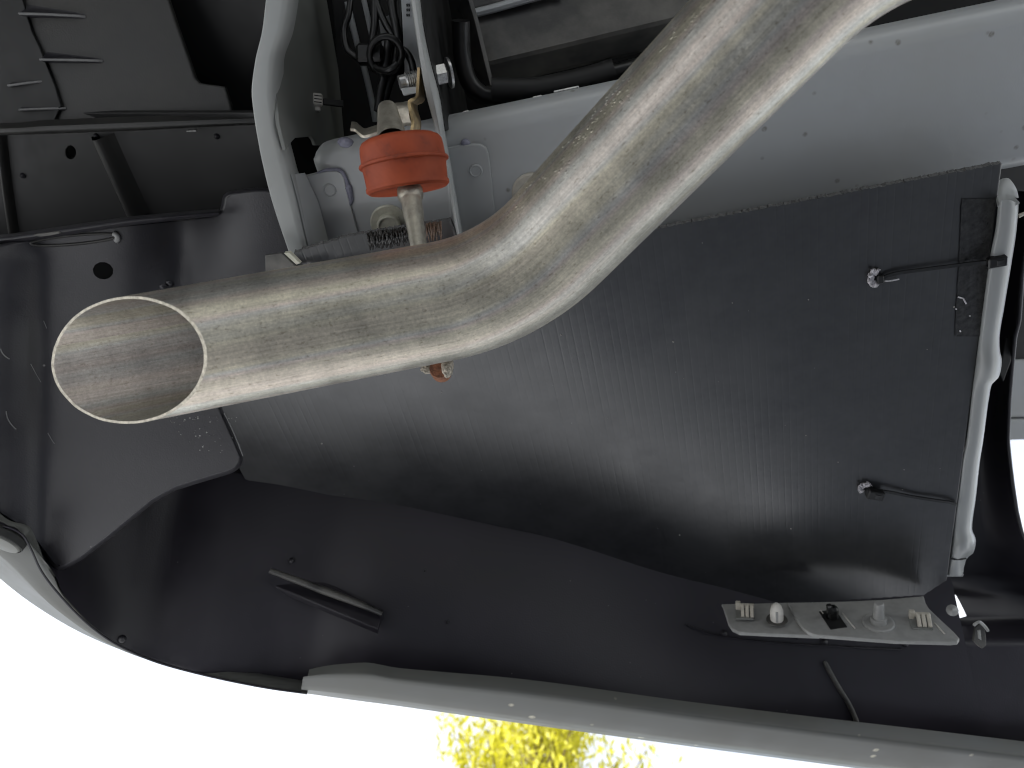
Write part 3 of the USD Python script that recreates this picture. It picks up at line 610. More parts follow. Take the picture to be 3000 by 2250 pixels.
# painted lip: outer roll, underside, inner edge; two visible lengths (left corner and rear), measured in pairs outer / inner
LIP_L = [(-420, 1230, -380, 1160), (-300, 1370, -250, 1300), (-150, 1520, -90, 1445), (-40, 1620, 10, 1546), (20, 1677, 66, 1570), (60, 1716, 92, 1612), (100, 1752, 118, 1668), (165, 1804, 172, 1741), (275, 1872, 269, 1838), (350, 1906, 347, 1891),
         (460, 1944, 458, 1937), (572, 1976, 572, 1971), (687, 2001, 687, 1996), (801, 2021, 801, 2017), (899, 2036, 895, 2032)]
LIP_R = [(880, 2033, 901, 1982), (1060, 2058, 1058, 1973), (1160, 2071, 1153, 1987), (1280, 2088, 1275, 2000), (1500, 2119, 1492, 2022), (2040, 2193, 2034, 2095), (3000, 2318, 3000, 2213), (3900, 2430, 3900, 2325)]
def lip(pairs, n, roll):
    Q = curve(pairs, n); G = []
    A = np.array([pt(q[0], q[1], LIP + 0.004) for q in Q]); Tn = np.gradient(A, axis=0); Tn /= np.linalg.norm(Tn, axis=1, keepdims=True)
    for (ox, oy, ix, iy), a, tn in zip(Q, A, Tn):
        b = pt(ix, iy, LIP + 0.004); b = b + np.array([0, 0, 0]); q = np.cross([0, 0, 1.0], tn); q = q if q[1] > 0 else -q
        L = max(np.dot(b - a, q), 0.001)
        G.append([a - q * 0.10 + [0, 0, 0.16], a - q * 0.08 + [0, 0, 0.10], a - q * 0.055 + [0, 0, 0.035], a - q * 0.022 + [0, 0, 0.022], a - q * 0.004 + [0, 0, 0.014], a + [0, 0, 0.008], a + q * min(0.0015, 0.2 * L) + [0, 0, 0.0025], a + q * 0.25 * L + [0, 0, 0.01 * L], a + q * 0.5 * L - [0, 0, 0.01 * L], a + q * 0.85 * L - [0, 0, 0.02 * L], a + q * 0.96 * L - [0, 0, 0.01 * L], b + [0, 0, 0.02 * L], b + [0, 0, 0.25 * L]])
    return grid(np.array(G))
obj(bc, 'painted_lip', lip(LIP_L, 110, 0.004), 'bumper_paint', smooth=60, label='grey painted bumper corner edge tapering away against the sky')
obj(bc, 'painted_lip', lip(LIP_R, 120, 0.004), 'bumper_paint', smooth=60, label='grey painted lower lip with pale stone chips')
# inner wall from the lip up to the sheet
W_bot = [(-380, 1155), (-250, 1296), (-90, 1440), (10, 1541), (66, 1566), (92, 1609), (118, 1665), (178, 1739), (275, 1835), (349, 1887), (464, 1936), (578, 1970), (693, 1996), (801, 2016), (900, 2018), (1058, 2018), (1275, 2040), (1492, 2062), (2034, 2130), (2905, 2236)]
W_top = [(-360, 900), (-200, 950), (-60, 1000), (60, 1060), (160, 1120), (240, 1180), (320, 1250), (400, 1300), (480, 1340), (560, 1380), (640, 1380), (720, 1390), (800, 1400), (880, 1415), (1000, 1440), (1153, 1470), (1275, 1500), (1492, 1550), (2034, 1640), (2500, 1640), (2766, 1600)]
b_, t_ = curve(W_bot, 130), curve(W_top, 130)
NRW = 24; G = np.zeros((130, NRW, 3))
for i in range(130):
    kx = np.interp(b_[i, 0], [-300, 0, 900, 3000], [0.46, 0.455, 0.47, 0.455])
    for j, s in enumerate(np.linspace(0, 1, NRW)):
        x, y = b_[i] + (t_[i] - b_[i]) * s
        hb = np.interp(b_[i, 0], [560, 905], [0.004, 0.020]); H = LIP + hb + (kx - LIP - hb) * (s ** np.interp(b_[i, 0], [0, 500], [0.85, 1.15])) + 0.004 * math.sin(s * math.pi) * math.sin(b_[i, 0] / 260.0)
        G[i, j] = pt(x, y, H)
Gup = np.stack([G[:, -1], G[:, -1] + np.array([0, 0.03, 0.14])], 1)
obj(bc, 'inner_wall', grid(G), 'bumper_plastic', smooth=True)
obj(bc, 'upper_wall', grid(Gup), 'bumper_plastic', smooth=True)
# rolled black bead at the inner edge of the painted lip, left corner
P = [pt(x, y, LIP + 0.001) for x, y in curve([(10, 1543), (66, 1568), (91, 1611), (117, 1667), (172, 1741), (269, 1838), (343, 1889), (458, 1939), (572, 1971), (687, 1997), (801, 2018), (884, 2029)], 70)]
obj(bc, 'inner_bead', tube(P, 0.0008, 8), 'bumper_plastic', smooth=True)
def wall_at(x, y, lift=0.0):
    """the point of the inner wall seen at x, y, brought lift nearer."""
    best = None
    P = (G - CAM); d = P @ DIR; u = (P @ RT) / d * FPX + 1500; v = 1125 - (P @ UP) / d * FPX
    k = np.argsort(((u - x) ** 2 + (v - y) ** 2).ravel())[:4]; w = 1 / (((u - x) ** 2 + (v - y) ** 2).ravel()[k] + 1)
    dd = (d.ravel()[k] * w).sum() / w.sum()
    return at(x, y, dd - lift)
# pocket with a bright top rib
obj(bc, 'moulded_rib', tube(spline([wall_at(x, y, 0.0125) for x, y in [(790, 1671), (870, 1700), (960, 1734), (1050, 1768), (1120, 1797)]], 20), np.r_[np.linspace(0.0022, 0.0032, 10), np.linspace(0.0032, 0.0022, 10)], 10), 'tank_plastic', smooth=True)
pk0 = wall_at(950, 1760, 0.008)
obj(bc, 'moulded_pocket', plate([(772, 1705), (790, 1668), (805, 1648), (850, 1640), (1122, 1795), (1108, 1845)], pk0, nrm(0.62 * UP - nrm(ray(950, 1760)) * 0.78), 0.006, 0.0012), 'bumper_plastic')
obj(bc, 'moulded_crease', tube(spline([wall_at(x, y, 0.0012) for x, y in [(2415, 1937), (2450, 2002), (2488, 2065), (2508, 2110), (2521, 2152)]], 30), np.r_[0.0012, np.full(22, 0.0021), np.linspace(0.0021, 0.0010, 7)], 8), 'tank_plastic', smooth=True)
obj(bc, 'lower_ridge', tube(spline([wall_at(x, y, 0.001) for x, y in [(2010, 1830), (2100, 1862), (2300, 1885), (2500, 1897), (2640, 1903)]], 30), 0.0009, 8), 'bumper_plastic', smooth=True)
for x, y, s in ((2415, 1880, 0.003), (2650, 1886, 0.003), (2335, 1868, 0.002), (2120, 1855, 0.003), (854, 1643, 0.0026), (1310, 1822, 0.0015), (1245, 1672, 0.001), (358, 1872, 0.003)):
    obj(bc, 'mould_nub', lathe(wall_at(x, y, 0.001), -nrm(ray(x, y)), [(-0.001, s), (s * 0.4, s * 0.8), (s * 0.7, 0)], 12), 'black_plastic', smooth=True)
# parking sensor in the painted corner
ss = thing('parking_sensor', pt(16, 1592, LIP), 'round grey parking sensor set in the bumper corner', 'sensor')
sc_ = pt(8, 1588, LIP - 0.001)
obj(ss, 'sensor_disc', lathe(sc_, nrm([0.25, -0.25, -1]), [(-0.004, 0.0118), (0.0002, 0.0116), (0.0016, 0.0105), (0.0020, 0.008), (0.0022, 0)], 36), 'bumper_paint', smooth=40)
obj(ss, 'sensor_ring', lathe(sc_, nrm([0.25, -0.25, -1]), [(-0.004, 0.0125), (0.0003, 0.0125), (0.0006, 0.0122), (0.0003, 0.0119), (-0.003, 0.0118)], 36), 'floor_black')

# ------------------------------------------------------------------ side panel behind the strap, right
sp_ = thing('side_liner', at(2900, 1400, 0.66), 'curved black plastic liner right of the grey strap, edge against the sky', 'liner')
edge_r = [(3080, 560), (3010, 700), (2995, 800), (2985, 940), (2972, 985), (2966, 1060), (2957, 1167), (2952, 1290), (2958, 1350), (2967, 1422), (2978, 1495), (2992, 1556), (3010, 1600), (3080, 1680), (3200, 1740), (3500, 1800)]
edge_l = [(2960, 560), (2930, 640), (2910, 720), (2890, 800), (2880, 900), (2870, 1000), (2850, 1100), (2830, 1200), (2810, 1400), (2790, 1600), (2795, 1735), (2806, 1742), (2822, 1765), (2841, 1800), (2848, 1822), (2820, 1860)]
er, el = curve(edge_r, 90), np.array([[np.interp(k, np.linspace(0, 1, len(edge_l)), [p[c] for p in edge_l]) for c in (0, 1)] for k in np.linspace(0, 1, 90)])
# the left edge is followed by height so that the slit stays open
from scipy.interpolate import LinearNDInterpolator
Pw = (G - CAM).reshape(-1, 3); dw = Pw @ DIR
WD = LinearNDInterpolator(np.stack([(Pw @ RT) / dw * FPX + 1500, 1125 - (Pw @ UP) / dw * FPX], 1), dw)
Gs = []
for y in np.linspace(560, 2235, 110):
    xr = np.interp(y, [560, 700, 800, 940, 985, 1060, 1167, 1290, 1350, 1422, 1495, 1556, 1600, 1680, 1740, 1800, 2300], [3080, 3010, 2995, 2985, 2973, 2966, 2957, 2952, 2958, 2967, 2978, 2992, 3010, 3080, 3200, 3500, 3600])
    xl = np.interp(y, [560, 800, 1000, 1200, 1400, 1600, 1722, 1738, 1760, 1780, 1800, 1812, 1820, 1900, 2260], [2900, 2880, 2850, 2820, 2790, 2740, 2700, 2797, 2810, 2820, 2830, 2834, 2780, 2780, 2780])
    rowp = []; kb = float(np.clip((y - 1822) / 60.0, 0, 1)); xe = np.interp(y, [1600, 2236], [2766, 2905]) - 14
    de, dm = (float(WD(xe, y)), float(WD(xe - 90, y))) if kb > 0 else (0, 0)
    for s in np.linspace(0, 1, 12):
        x = xl + (xr - xl) * s
        d = np.interp(y, [560, 1200, 1700, 1850, 2240], [0.52, 0.62, 0.685, 0.672, 0.655]) - 0.03 * s ** 2 + 0.012 * math.sin(3.1 * s)
        if kb > 0 and np.isfinite(de + dm): d = d * (1 - kb) + kb * (de + 0.0016 + (de - dm) / 90.0 * (x - xe))
        rowp.append(at(x, y, d))
    Gs.append(rowp)
Gs = np.array(Gs)
obj(sp_, 'liner_panel', grid(Gs), 'bumper_plastic', smooth=True)
obj(sp_, 'liner_lip', tube(Gs[4:70, -1], 0.0016, 8), 'black_plastic', smooth=True)
obj(sp_, 'liner_pocket', plate([(2948, 990), (2965, 985), (2970, 1010), (2963, 1060), (2940, 1120), (2925, 1090), (2935, 1050)], at(2945, 1050, 0.565), -DIR, 0.003, 0.001), 'floor_black')
# painted body edge beyond it
tg = thing('body_panel', at(3020, 1150, 0.74), 'dusty olive grey body panel at the right edge of the picture', 'body panel')
bp0 = at(3020, 1150, 0.75); bpn = nrm(np.array([0, 0.25, -1.0]))
obj(tg, 'lower_panel', plate([(2880, 1060), (3400, 1030), (3400, 1220), (2880, 1226)], bp0, bpn, 0.01, 0.003), 'grey_paint')
obj(tg, 'edge_panel', plate([(2880, 1229), (3400, 1224), (3400, 1288), (2880, 1292)], bp0, bpn, 0.01, 0.003), 'grey_paint')
obj(tg, 'upper_panel', plate([(2880, 700), (3400, 660), (3400, 1026), (2880, 1056)], bp0 + np.array([0, 0, 0.004]), bpn, 0.01, 0.003), 'tank_plastic')
tube_px = thing('brake_line', at(2990, 628, 0.55), 'thin pale pipe end beside the top of the grey strap', 'pipe')
obj(tube_px, 'line', tube([at(2982, 634, 0.5), at(3010, 622, 0.5), at(3060, 615, 0.5)], 0.0014, 8), 'clip_cream', smooth=True)

# ------------------------------------------------------------------ grey strap down the right edge of the sheet
st = thing('bumper_strap', sheet_at(2880, 1000), 'long pale grey metal strap with two bulges along right sheet edge', 'strap')
SL = [(525, 2932), (599, 2924), (665, 2917), (742, 2902), (993, 2868), (1142, 2848), (1300, 2828), (1350, 2817), (1404, 2810), (1495, 2796), (1603, 2784), (1686, 2774)]
SR = [(525, 2966), (560, 2968), (588, 2984), (665, 2979), (768, 2964), (896, 2943), (1000, 2928), (1030, 2930), (1054, 2935), (1085, 2932), (1105, 2926), (1128, 2905), (1157, 2899), (1300, 2879), (1350, 2871), (1458, 2859), (1550, 2848), (1581, 2859), (1618, 2853), (1638, 2831), (1686, 2822)]
sl = PchipInterpolator(*np.array(SL, float).T); sr = PchipInterpolator(*np.array(SR, float).T)
def strap_H(y): return np.interp(y, [525, 1000, 1686], [0.424, 0.422, 0.408])
G2 = []
for y in np.linspace(592, 1686, 120):
    l, r = float(sl(y)), float(sr(y)); h = strap_H(y)
    bul = 0.004 * math.exp(-((y - 1075) / 45.0) ** 2) + 0.004 * math.exp(-((y - 1600) / 38.0) ** 2)
    row = []
    for s, z in ((0, 0.012), (0.0, 0.003), (0.06, 0.0006), (0.2, -0.0008), (0.5, -0.0016), (0.75, -0.0010), (0.92, 0.0006), (1.0, 0.004), (1.0, 0.014)):
        yy = y - (8 * math.sin(s * math.pi * 1.2) if y < 640 else 0) * (640 - y) / 48.0 * (1 if y < 640 else 0)
        row.append(pt(l + (r - l) * s, yy, h + z - bul * math.sin(math.pi * s)))
    G2.append(row)
obj(st, 'strap_face', grid(np.array(G2)), 'clean_paint', smooth=50)
obj(st, 'strap_end', plate([(2773, 1684), (2824, 1684), (2821, 1690), (2774, 1690)], pt(2798, 1687, strap_H(1686)), UP * -0.6 - DIR, 0.006, 0.0004), 'clean_paint')
obj(st, 'pressed_line', tube(spline([pt(2786, 1637, strap_H(1637) - 0.002), pt(2810, 1639, strap_H(1637) - 0.0028), pt(2830, 1636, strap_H(1637) - 0.002)], 10), 0.0007, 6), 'tank_plastic')
# curled top end, seen into
G3 = []
for t in np.linspace(0, 1, 14):
    a = spline([pt(x, y, 0.424) for x, y in [(2928, 600), (2945, 604), (2962, 600), (2984, 589)]], 14)[int(t * 13)]
    b = spline([pt(x, y, 0.452) for x, y in [(2930, 526), (2950, 521), (2967, 535), (2984, 580)]], 14)[int(t * 13)]
    G3.append([a + (b - a) * s + np.array([0, 0, 0.004 * math.sin(math.pi * s)]) for s in np.linspace(0, 1, 8)])
obj(st, 'curled_end', shell(np.array(G3), 0.0015), 'clean_paint', smooth=60)

# ------------------------------------------------------------------ mounting bracket with clips, bottom right
PB = at(2450, 1868, 0.578); pn = nrm(0.90 * UP - nrm(ray(2450, 1820)) * 0.43)
bk = thing('mounting_bracket', PB, 'flat grey two piece bracket with clips and a stud inside the bumper', 'bracket')
right_pl = [(2306, 1765), (2333, 1812), (2351, 1837), (2369, 1852), (2395, 1860), (2622, 1877), (2785, 1881), (2804, 1879), (2811, 1869), (2796, 1852), (2749, 1808), (2722, 1782), (2712, 1766), (2706, 1745), (2586, 1756), (2478, 1761)]
left_pl = [(2114, 1769), (2117, 1772), (2134, 1825), (2146, 1842), (2167, 1852), (2250, 1856), (2400, 1862), (2390, 1763)]
obj(bk, 'right_plate', plate(right_pl, PB, pn, 0.003, 0.0009), 'clip_grey')
obj(bk, 'left_plate', plate(left_pl, PB - pn * 0.0032, pn, 0.003, 0.0009), 'clip_grey')
def onb(x, y): return onpl(x, y, PB, pn)
bu, bv, _ = basis(pn)
along = nrm(onb(2600, 1825) - onb(2300, 1812)); acr = np.cross(pn, along)
def spring_clip(cx, cy, k):
    c = onb(cx, cy); R = np.array([along, acr, pn])
    ft = obj(bk, 'spring_clip', box(c + pn * 0.0005, (0.0145, 0.014, 0.0012), R, 0.0004), 'wall_shade_clip_grey')
    for j in (-1, 0, 1): obj(ft, 'prong', box(c + along * (0.0036 * j + 0.002) - acr * 0.001 * k + pn * 0.004, (0.0027, 0.010, 0.0022), np.array([along, nrm(acr * 0.85 + pn * k * 0.5), nrm(pn * 0.85 - acr * k * 0.5)]), 0.0004), 'clip_cream')
    obj(ft, 'clip_back', box(c - along * 0.005 + acr * 0.006 + pn * 0.004, (0.004, 0.004, 0.007), R, 0.0006), 'clip_cream')
    obj(ft, 'clip_bridge', box(c + along * 0.002 + acr * 0.005 + pn * 0.005, (0.011, 0.003, 0.003), R, 0.0006), 'clip_cream')
sgn = 1 if np.dot(acr, UP) > 0 else -1
acr = acr * sgn
spring_clip(2182, 1800, 1); spring_clip(2697, 1828, 1)
c = onb(2276, 1816)
pg = obj(bk, 'push_peg', lathe(c, pn, [(0, 0.0050), (0.004, 0.0052), (0.009, 0.0050), (0.013, 0.0040), (0.0155, 0.0018), (0.016, 0)], 20), 'clip_white', smooth=True)
obj(pg, 'peg_slot', box(c + pn * 0.006 - acr * 0.0044, (0.0020, 0.0016, 0.010), np.array([along, acr, pn]), 0.0003), 'clip_grey')
obj(bk, 'peg_hole', lathe(c + pn * 0.0002, pn, [(0, 0.0082), (0.0004, 0.0080), (0.0005, 0)], 24), 'tank_plastic')
c = onb(2440, 1815)
hp = obj(bk, 'square_hole', box(c + pn * 0.0002, (0.013, 0.022, 0.0008), np.array([nrm(along + acr * 0.3), nrm(acr - along * 0.3), pn]), 0.0002), 'floor_black')
obj(hp, 'black_clip', box(c + pn * 0.005 + acr * 0.002, (0.008, 0.008, 0.012), np.array([nrm(along + acr * 0.2), nrm(acr - along * 0.2), pn]), 0.002), 'tie_black')
obj(hp, 'black_clip', box(c + pn * 0.010 - along * 0.002, (0.004, 0.005, 0.008), np.array([nrm(along + pn * 0.3), acr, nrm(pn - along * 0.3)]), 0.001), 'tie_black')
for x0, x1, y0, y1 in ((2468, 2505, 1797, 1842), (2404, 2412, 1789, 1800), (2738, 2768, 1826, 1858)):
    obj(bk, 'pressed_line', tube([onb(x0, y0) + pn * 0.0002, onb(x1, y1) + pn * 0.0002], 0.0006, 6), 'clip_white')
c = onb(2574, 1826)
sdp = obj(bk, 'stud', lathe(c, pn, [(0, 0.0060), (0.005, 0.0058), (0.0055, 0.0056), (0.0056, 0.0040), (0.0185, 0.0034), (0.0190, 0.0028), (0.0190, 0)], 26), 'clip_grey', smooth=35)
obj(sdp, 'stud_flange', lathe(c, pn, [(0, 0.0115), (0.0012, 0.0113), (0.0018, 0.0105), (0.0015, 0.006)], 32), 'clip_grey', smooth=35)
# loose metal clip right of the bracket
lc = thing('hanging_clip', at(2870, 1872, 0.56), 'small grey metal clip beside the light slit in the bumper', 'clip')
obj(lc, 'clip_plate', plate([(2858, 1838), (2872, 1826), (2884, 1838), (2889, 1862), (2890, 1890), (2880, 1900), (2866, 1892), (2852, 1876)], at(2870, 1865, 0.585), -DIR + UP * 0.2, 0.002, 0.0005, holes=[ell(2871, 1868, 6, 8, 12)]), 'tank_plastic')
obj(lc, 'clip_finger', tube(spline([at(2853, 1832, 0.58), at(2868, 1822, 0.578), at(2880, 1830, 0.58), at(2894, 1848, 0.582)], 12), 0.0012, 6), 'clip_grey')
obj(lc, 'clip_tongue', plate([(2866, 1848), (2873, 1846), (2876, 1876), (2868, 1872)], at(2870, 1860, 0.58), -DIR, 0.0012, 0.0003), 'clip_grey')
obj(lc, 'fir_clip', lathe(at(2790, 1788, 0.6), nrm(UP * 0.3 + RT * -0.6 - DIR), [(0, 0.0045), (0.002, 0.0045), (0.004, 0.0025), (0.006, 0)], 12), 'clip_grey')

# ------------------------------------------------------------------ left underbody tray
tr = thing('underbody_tray', pt(300, 500, 0.46), 'black moulded underbody tray with louvres left of the frame rail', 'underbody panel')
P1, N1 = pt(400, 300, 0.535), nrm([0, 0.35, -1.0])
obj(tr, 'louvred_panel', plate([(-350, -200), (470, -200), (494, 0), (519, 76), (549, 160), (572, 228), (584, 243), (658, 253), (675, 304), (684, 352), (-350, 400)], P1, N1, 0.004, 0.0012), 'dark_panel')
def louvre(x0, y0, x1, y1, up, depth):
    n = N1 if np.dot(N1, CAM - P1) > 0 else -N1; Gl = []
    for t in np.linspace(0, 1, 22):
        x, y = x0 + (x1 - x0) * t, y0 + (y1 - y0) * t
        k = math.sin(math.pi * min(t * 0.5 + 0.5, 1.0)) ** 0.6 if t > 0.0 else 1.0
        hgt = up * (1 - 0.75 * t)
        a = onpl(x, y - hgt, P1, n); b = onpl(x, y, P1, n); b2 = onpl(x, y + 6, P1, n)
        row = [a + (b - a) * s + n * depth * k * (s ** 1.5) for s in np.linspace(0, 1, 7)] + [b + n * depth * k * 0.85 + (b2 - b) * 0.3, b2 + n * 0.0002]
        Gl.append(row)
    return grid(np.array(Gl))
for a in ((75, 46, 250, 49, 34, 0.007), (135, 179, 300, 179, 28, 0.007), (40, 254, 140, 238, 26, 0.006), (72, 324, 192, 318, 22, 0.006)):
    Lv = louvre(*a); lp = obj(tr, 'louvre', Lv, 'black_plastic', smooth=40)
    E_ = Lv[0].reshape(22, 9, 3)[:, 6]; obj(lp, 'louvre_edge', tube(E_, 0.0009, 6), 'pale_line_grey', smooth=True)  # thin paler tube along the louvre edge
obj(tr, 'dark_side_plate', plate([(-300, -200), (50, -200), (66, 0), (92, 90), (118, 145), (160, 250), (178, 310), (150, 372), (-300, 420)], P1 + N1 * -0.0 + np.array([0, 0, -0.003]), N1, 0.0025, 0.0005), 'floor_black')  # thin black plate over the left of the louvred panel
obj(tr, 'deep_panel', plate([(480, -200), (830, -200), (800, 420), (640, 420), (684, 350), (660, 253), (585, 243), (550, 160), (494, 0)], pt(640, 200, 0.585), BN, 0.004, 0.001), 'floor_black')
# ledge and recessed panel
LG = [(-300, 402, 384, 0.498), (60, 394, 372, 0.500), (122, 392, 367, 0.502), (400, 382, 356, 0.506), (684, 368, 346, 0.510), (760, 366, 343, 0.512)]
Gl = [[pt(x, b - (b - t) * 1.6, H + 0.016), pt(x, t, H + 0.004), pt(x, t + 3, H + 0.001), pt(x, (t + b) / 2, H), pt(x, b - 3, H + 0.0005), pt(x, b, H + 0.004), pt(x, b + 1, H + 0.03)] for x, b, t, H in [(x, *interp(LG, x)) for x in np.linspace(-300, 760, 40)]]
obj(tr, 'upper_ledge', grid(np.array(Gl)), 'dark_panel', smooth=45)
P2, N2 = pt(350, 500, 0.535), nrm([0.15, -0.1, -1.0])
hole2 = ell(207, 447, 15, 20, 18)
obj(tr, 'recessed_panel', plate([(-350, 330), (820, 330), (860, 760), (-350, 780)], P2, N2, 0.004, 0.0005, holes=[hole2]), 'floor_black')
n2_ = N2 if np.dot(N2, CAM - P2) > 0 else -N2
Gl = []
for t in np.linspace(0, 1, 16):
    x, y = 300 + 105 * t, 395 + 232 * t
    Gl.append([onpl(x + s * 34, y - s * 6, P2, n2_) + n2_ * 0.010 * max(0, math.cos(s * math.pi / 2)) ** 1.5 for s in np.linspace(-1, 1, 11)])
obj(tr, 'diagonal_rib', grid(np.array(Gl)), 'dark_panel', smooth=True)
Gl = [[onpl(x + s * 14, y, P2, n2_) + n2_ * 0.006 * (1 - s * s) for s in np.linspace(-1, 1, 9)] for x, y in ((4, 370), (12, 450), (25, 560), (44, 690))]
obj(tr, 'corner_ridge', grid(np.array(Gl)), 'dark_panel', smooth=True)
obj(tr, 'bright_tab', plate([(546, 383), (575, 381), (575, 386), (546, 387)], pt(560, 384, 0.515), BN, 0.002, 0.0003), 'clip_grey')
for x, y in ((283, 398), (68, 514), (636, 399)):
    obj(tr, 'mould_nub', lathe(onpl(x, y, P2, n2_), n2_, [(-0.001, 0.0022), (0.001, 0.002), (0.002, 0)], 10), 'black_plastic', smooth=True)

# big smooth panel: curved down to the bumper, with rolled edge
T3 = [(-350, 745), (-60, 725), (40, 705), (93, 693), (380, 650), (600, 628), (638, 622), (646, 610), (650, 590), (652, 575), (662, 563), (690, 557), (760, 550), (840, 560)]
B3 = [(-420, 1330), (-120, 1440), (0, 1515), (74, 1563), (109, 1603), (149, 1658), (162, 1668), (177, 1672), (200, 1664), (240, 1641), (321, 1580), (452, 1472), (515, 1437), (578, 1417), (673, 1389), (695, 1378), (709, 1360), (714, 1340), (698, 1300), (655, 1205), (640, 1170), (660, 1100), (740, 1040), (800, 1000), (880, 900)]
H3C = PchipInterpolator([500, 700, 900, 1100, 1350, 1700, 1760], [0.479, 0.470, 0.446, 0.414, 0.378, 0.345, 0.342])
def H3(x, y):
    a = float(H3C(min(max(y, 500), 1750)))
    # a shallow valley: the panel turns near the rail side
    a += 0.020 * math.exp(-((x - 540) / 110.0) ** 2) * np.interp(y, [540, 640, 950, 1150], [0.6, 1, 0.5, 0])
    a += (-0.012 / (1 + math.exp((x - 95) / 22.0)) - 0.00005 * max(0, 60 - x)) * np.interp(y, [600, 760, 1000], [0, 1, 1])
    return a
from shapely.geometry import Point
from shapely import prepare, contains_xy
outline = Polygon([tuple(p) for p in curve(T3, 80)] + [tuple(p) for p in np.array(B3[::-1])])
hole3 = Polygon(ell(302, 793, 31, 26, 24, 0.15))
outer3 = outline.buffer(0)
def mesh_region(poly, f, step, offset=0.0):
    """triangulated piece of a curved panel inside an outline."""
    from scipy.spatial import Delaunay
    pts_ = []
    for R in [poly.exterior] + list(poly.interiors):
        n = max(8, int(R.length / step)); pts_ += [R.interpolate(k / n, normalized=True).coords[0] for k in range(n)]
    x0, y0, x1, y1 = poly.bounds; inn = poly.buffer(-step * 0.6)
    gx, gy = np.meshgrid(np.arange(x0, x1, step), np.arange(y0, y1, step)); ok = contains_xy(inn, gx.ravel(), gy.ravel())
    Q = np.vstack([np.array(pts_), np.stack([gx.ravel()[ok], gy.ravel()[ok]], 1)])
    tri = Delaunay(Q).simplices; cen = Q[tri].mean(1); tri = tri[contains_xy(poly, cen[:, 0], cen[:, 1])]
    return np.array([f(x, y) for x, y in Q]), tri, Q
inner3 = outer3.buffer(-13)
inner3 = max(getattr(inner3, 'geoms', [inner3]), key=lambda g: g.area)
face3 = inner3.difference(hole3)
v3, t3, _ = mesh_region(face3, lambda x, y: pt(x, y, H3(x, y)), 16)
obj(tr, 'smooth_panel', (v3, t3), 'black_plastic', smooth=True)
# rolled edge: follows the outline, turning away from the viewer
R_in = np.array([inner3.exterior.interpolate(k / 500, normalized=True).coords[0] for k in range(500)])
Gl = []
from shapely.ops import nearest_points
for x, y in R_in:
    q = nearest_points(outer3.exterior, Point(x, y))[0]; ox, oy = q.x, q.y
    Gl.append([pt(x + (ox - x) * s, y + (oy - y) * s, H3(x, y) + z) for s, z in ((0, 0), (0.35, 0.0006), (0.7, 0.0030), (0.95, 0.0065), (1.0, 0.010), (1.0, 0.018))])
Gl.append(Gl[0])
obj(tr, 'rolled_edge', grid(np.array(Gl)), 'black_plastic', smooth=True)
hr = np.array(hole3.exterior.coords)
Gl = [[pt(x, y, H3(x, y)), pt(x, y, H3(x, y) + 0.002), pt(302 + (x - 302) * 0.97, 793 + (y - 793) * 0.97, H3(x, y) + 0.02)] for x, y in hr]
obj(tr, 'round_hole', grid(np.array(Gl)), 'dark_panel', smooth=60)
obj(tr, 'hole_backing', plate(ell(306, 780, 60, 50), pt(306, 780, 0.52), BN, 0.002, 0.0003), 'floor_black')
# ledge above the smooth panel
L2 = [(-300, 745, 722), (40, 712, 690), (93, 706, 682), (380, 661, 640), (560, 640, 624), (634, 633, 618)]
Gl = []
for x in np.linspace(-300, 640, 40):
    b, t = interp(L2, x); h = 0.462
    Gl.append([pt(x, t - 6, h + 0.03), pt(x, t, h + 0.004), pt(x, t + 4, h + 0.001), pt(x, (t + b) / 2, h), pt(x, b - 3, h + 0.001), pt(x, b, h + 0.004), pt(x, b, h + 0.012)])
obj(tr, 'lower_ledge', grid(np.array(Gl)), 'black_plastic', smooth=45)
def rim(cx, cy, rx, ry, r, rot=0): return tube(np.array([pt(x, y, H3(x, y) - 0.0003) for x, y in (lambda e: e + e[:2])(ell(cx, cy, rx, ry, 40, rot))]), r, 6, caps=False)
obj(tr, 'slot_rim', rim(218, 702, 128, 13, 0.0010, -0.09), 'dark_panel', smooth=True)
obj(tr, 'slot_end', tube(spline([pt(x, y, H3(x, y) - 0.001) for x, y in [(332, 684), (342, 690), (345, 697), (338, 707)]], 10), 0.0018, 8), 'clip_grey', smooth=True)
obj(tr, 'scuffed_ledge', plate([(96, 690), (108, 686), (172, 679), (176, 684), (150, 690), (118, 694)], pt(140, 686, 0.4605), BN, 0.0012, 0.0003), 'tank_plastic')
def scratch_edge_line(pl, r=0.0005): obj(tr, 'scratch_edge_ridge', tube(spline([pt(x, y, H3(x, y) - 0.0001) for x, y in pl], 12), r * 0.8, 5), 'pale_line_grey', smooth=True)
scratch_edge_line([(2, 1022), (10, 1038), (28, 1052)]); scratch_edge_line([(18, 1205), (24, 1230), (48, 1258)]); scratch_edge_line([(90, 1066), (105, 1094), (120, 1120)], 0.0003); scratch_edge_line([(140, 1268), (150, 1285), (160, 1300)], 0.0004)
scratch_edge_line([(128, 940), (137, 962)], 0.0003); scratch_edge_line([(657, 1210), (685, 1268), (712, 1336)], 0.0005)  # the last one is a pale line along the right panel edge
r4 = np.random.default_rng(8)
ms = []
for k in range(60):
    x, y = 470 + r4.random() * 225, 1222 + r4.random() ** 2 * 110
    if x - 470 > 60 or r4.random() < 0.4: ms.append(lathe(pt(x, y, H3(x, y)), (0, 0, -1), [(-0.0002, 0.00025 + 0.0006 * r4.random() ** 2), (0.0003, 0.0002)], 6))
obj(tr, 'dust_specks', cat(*ms), 'clip_grey', smooth=False, kind='stuff')
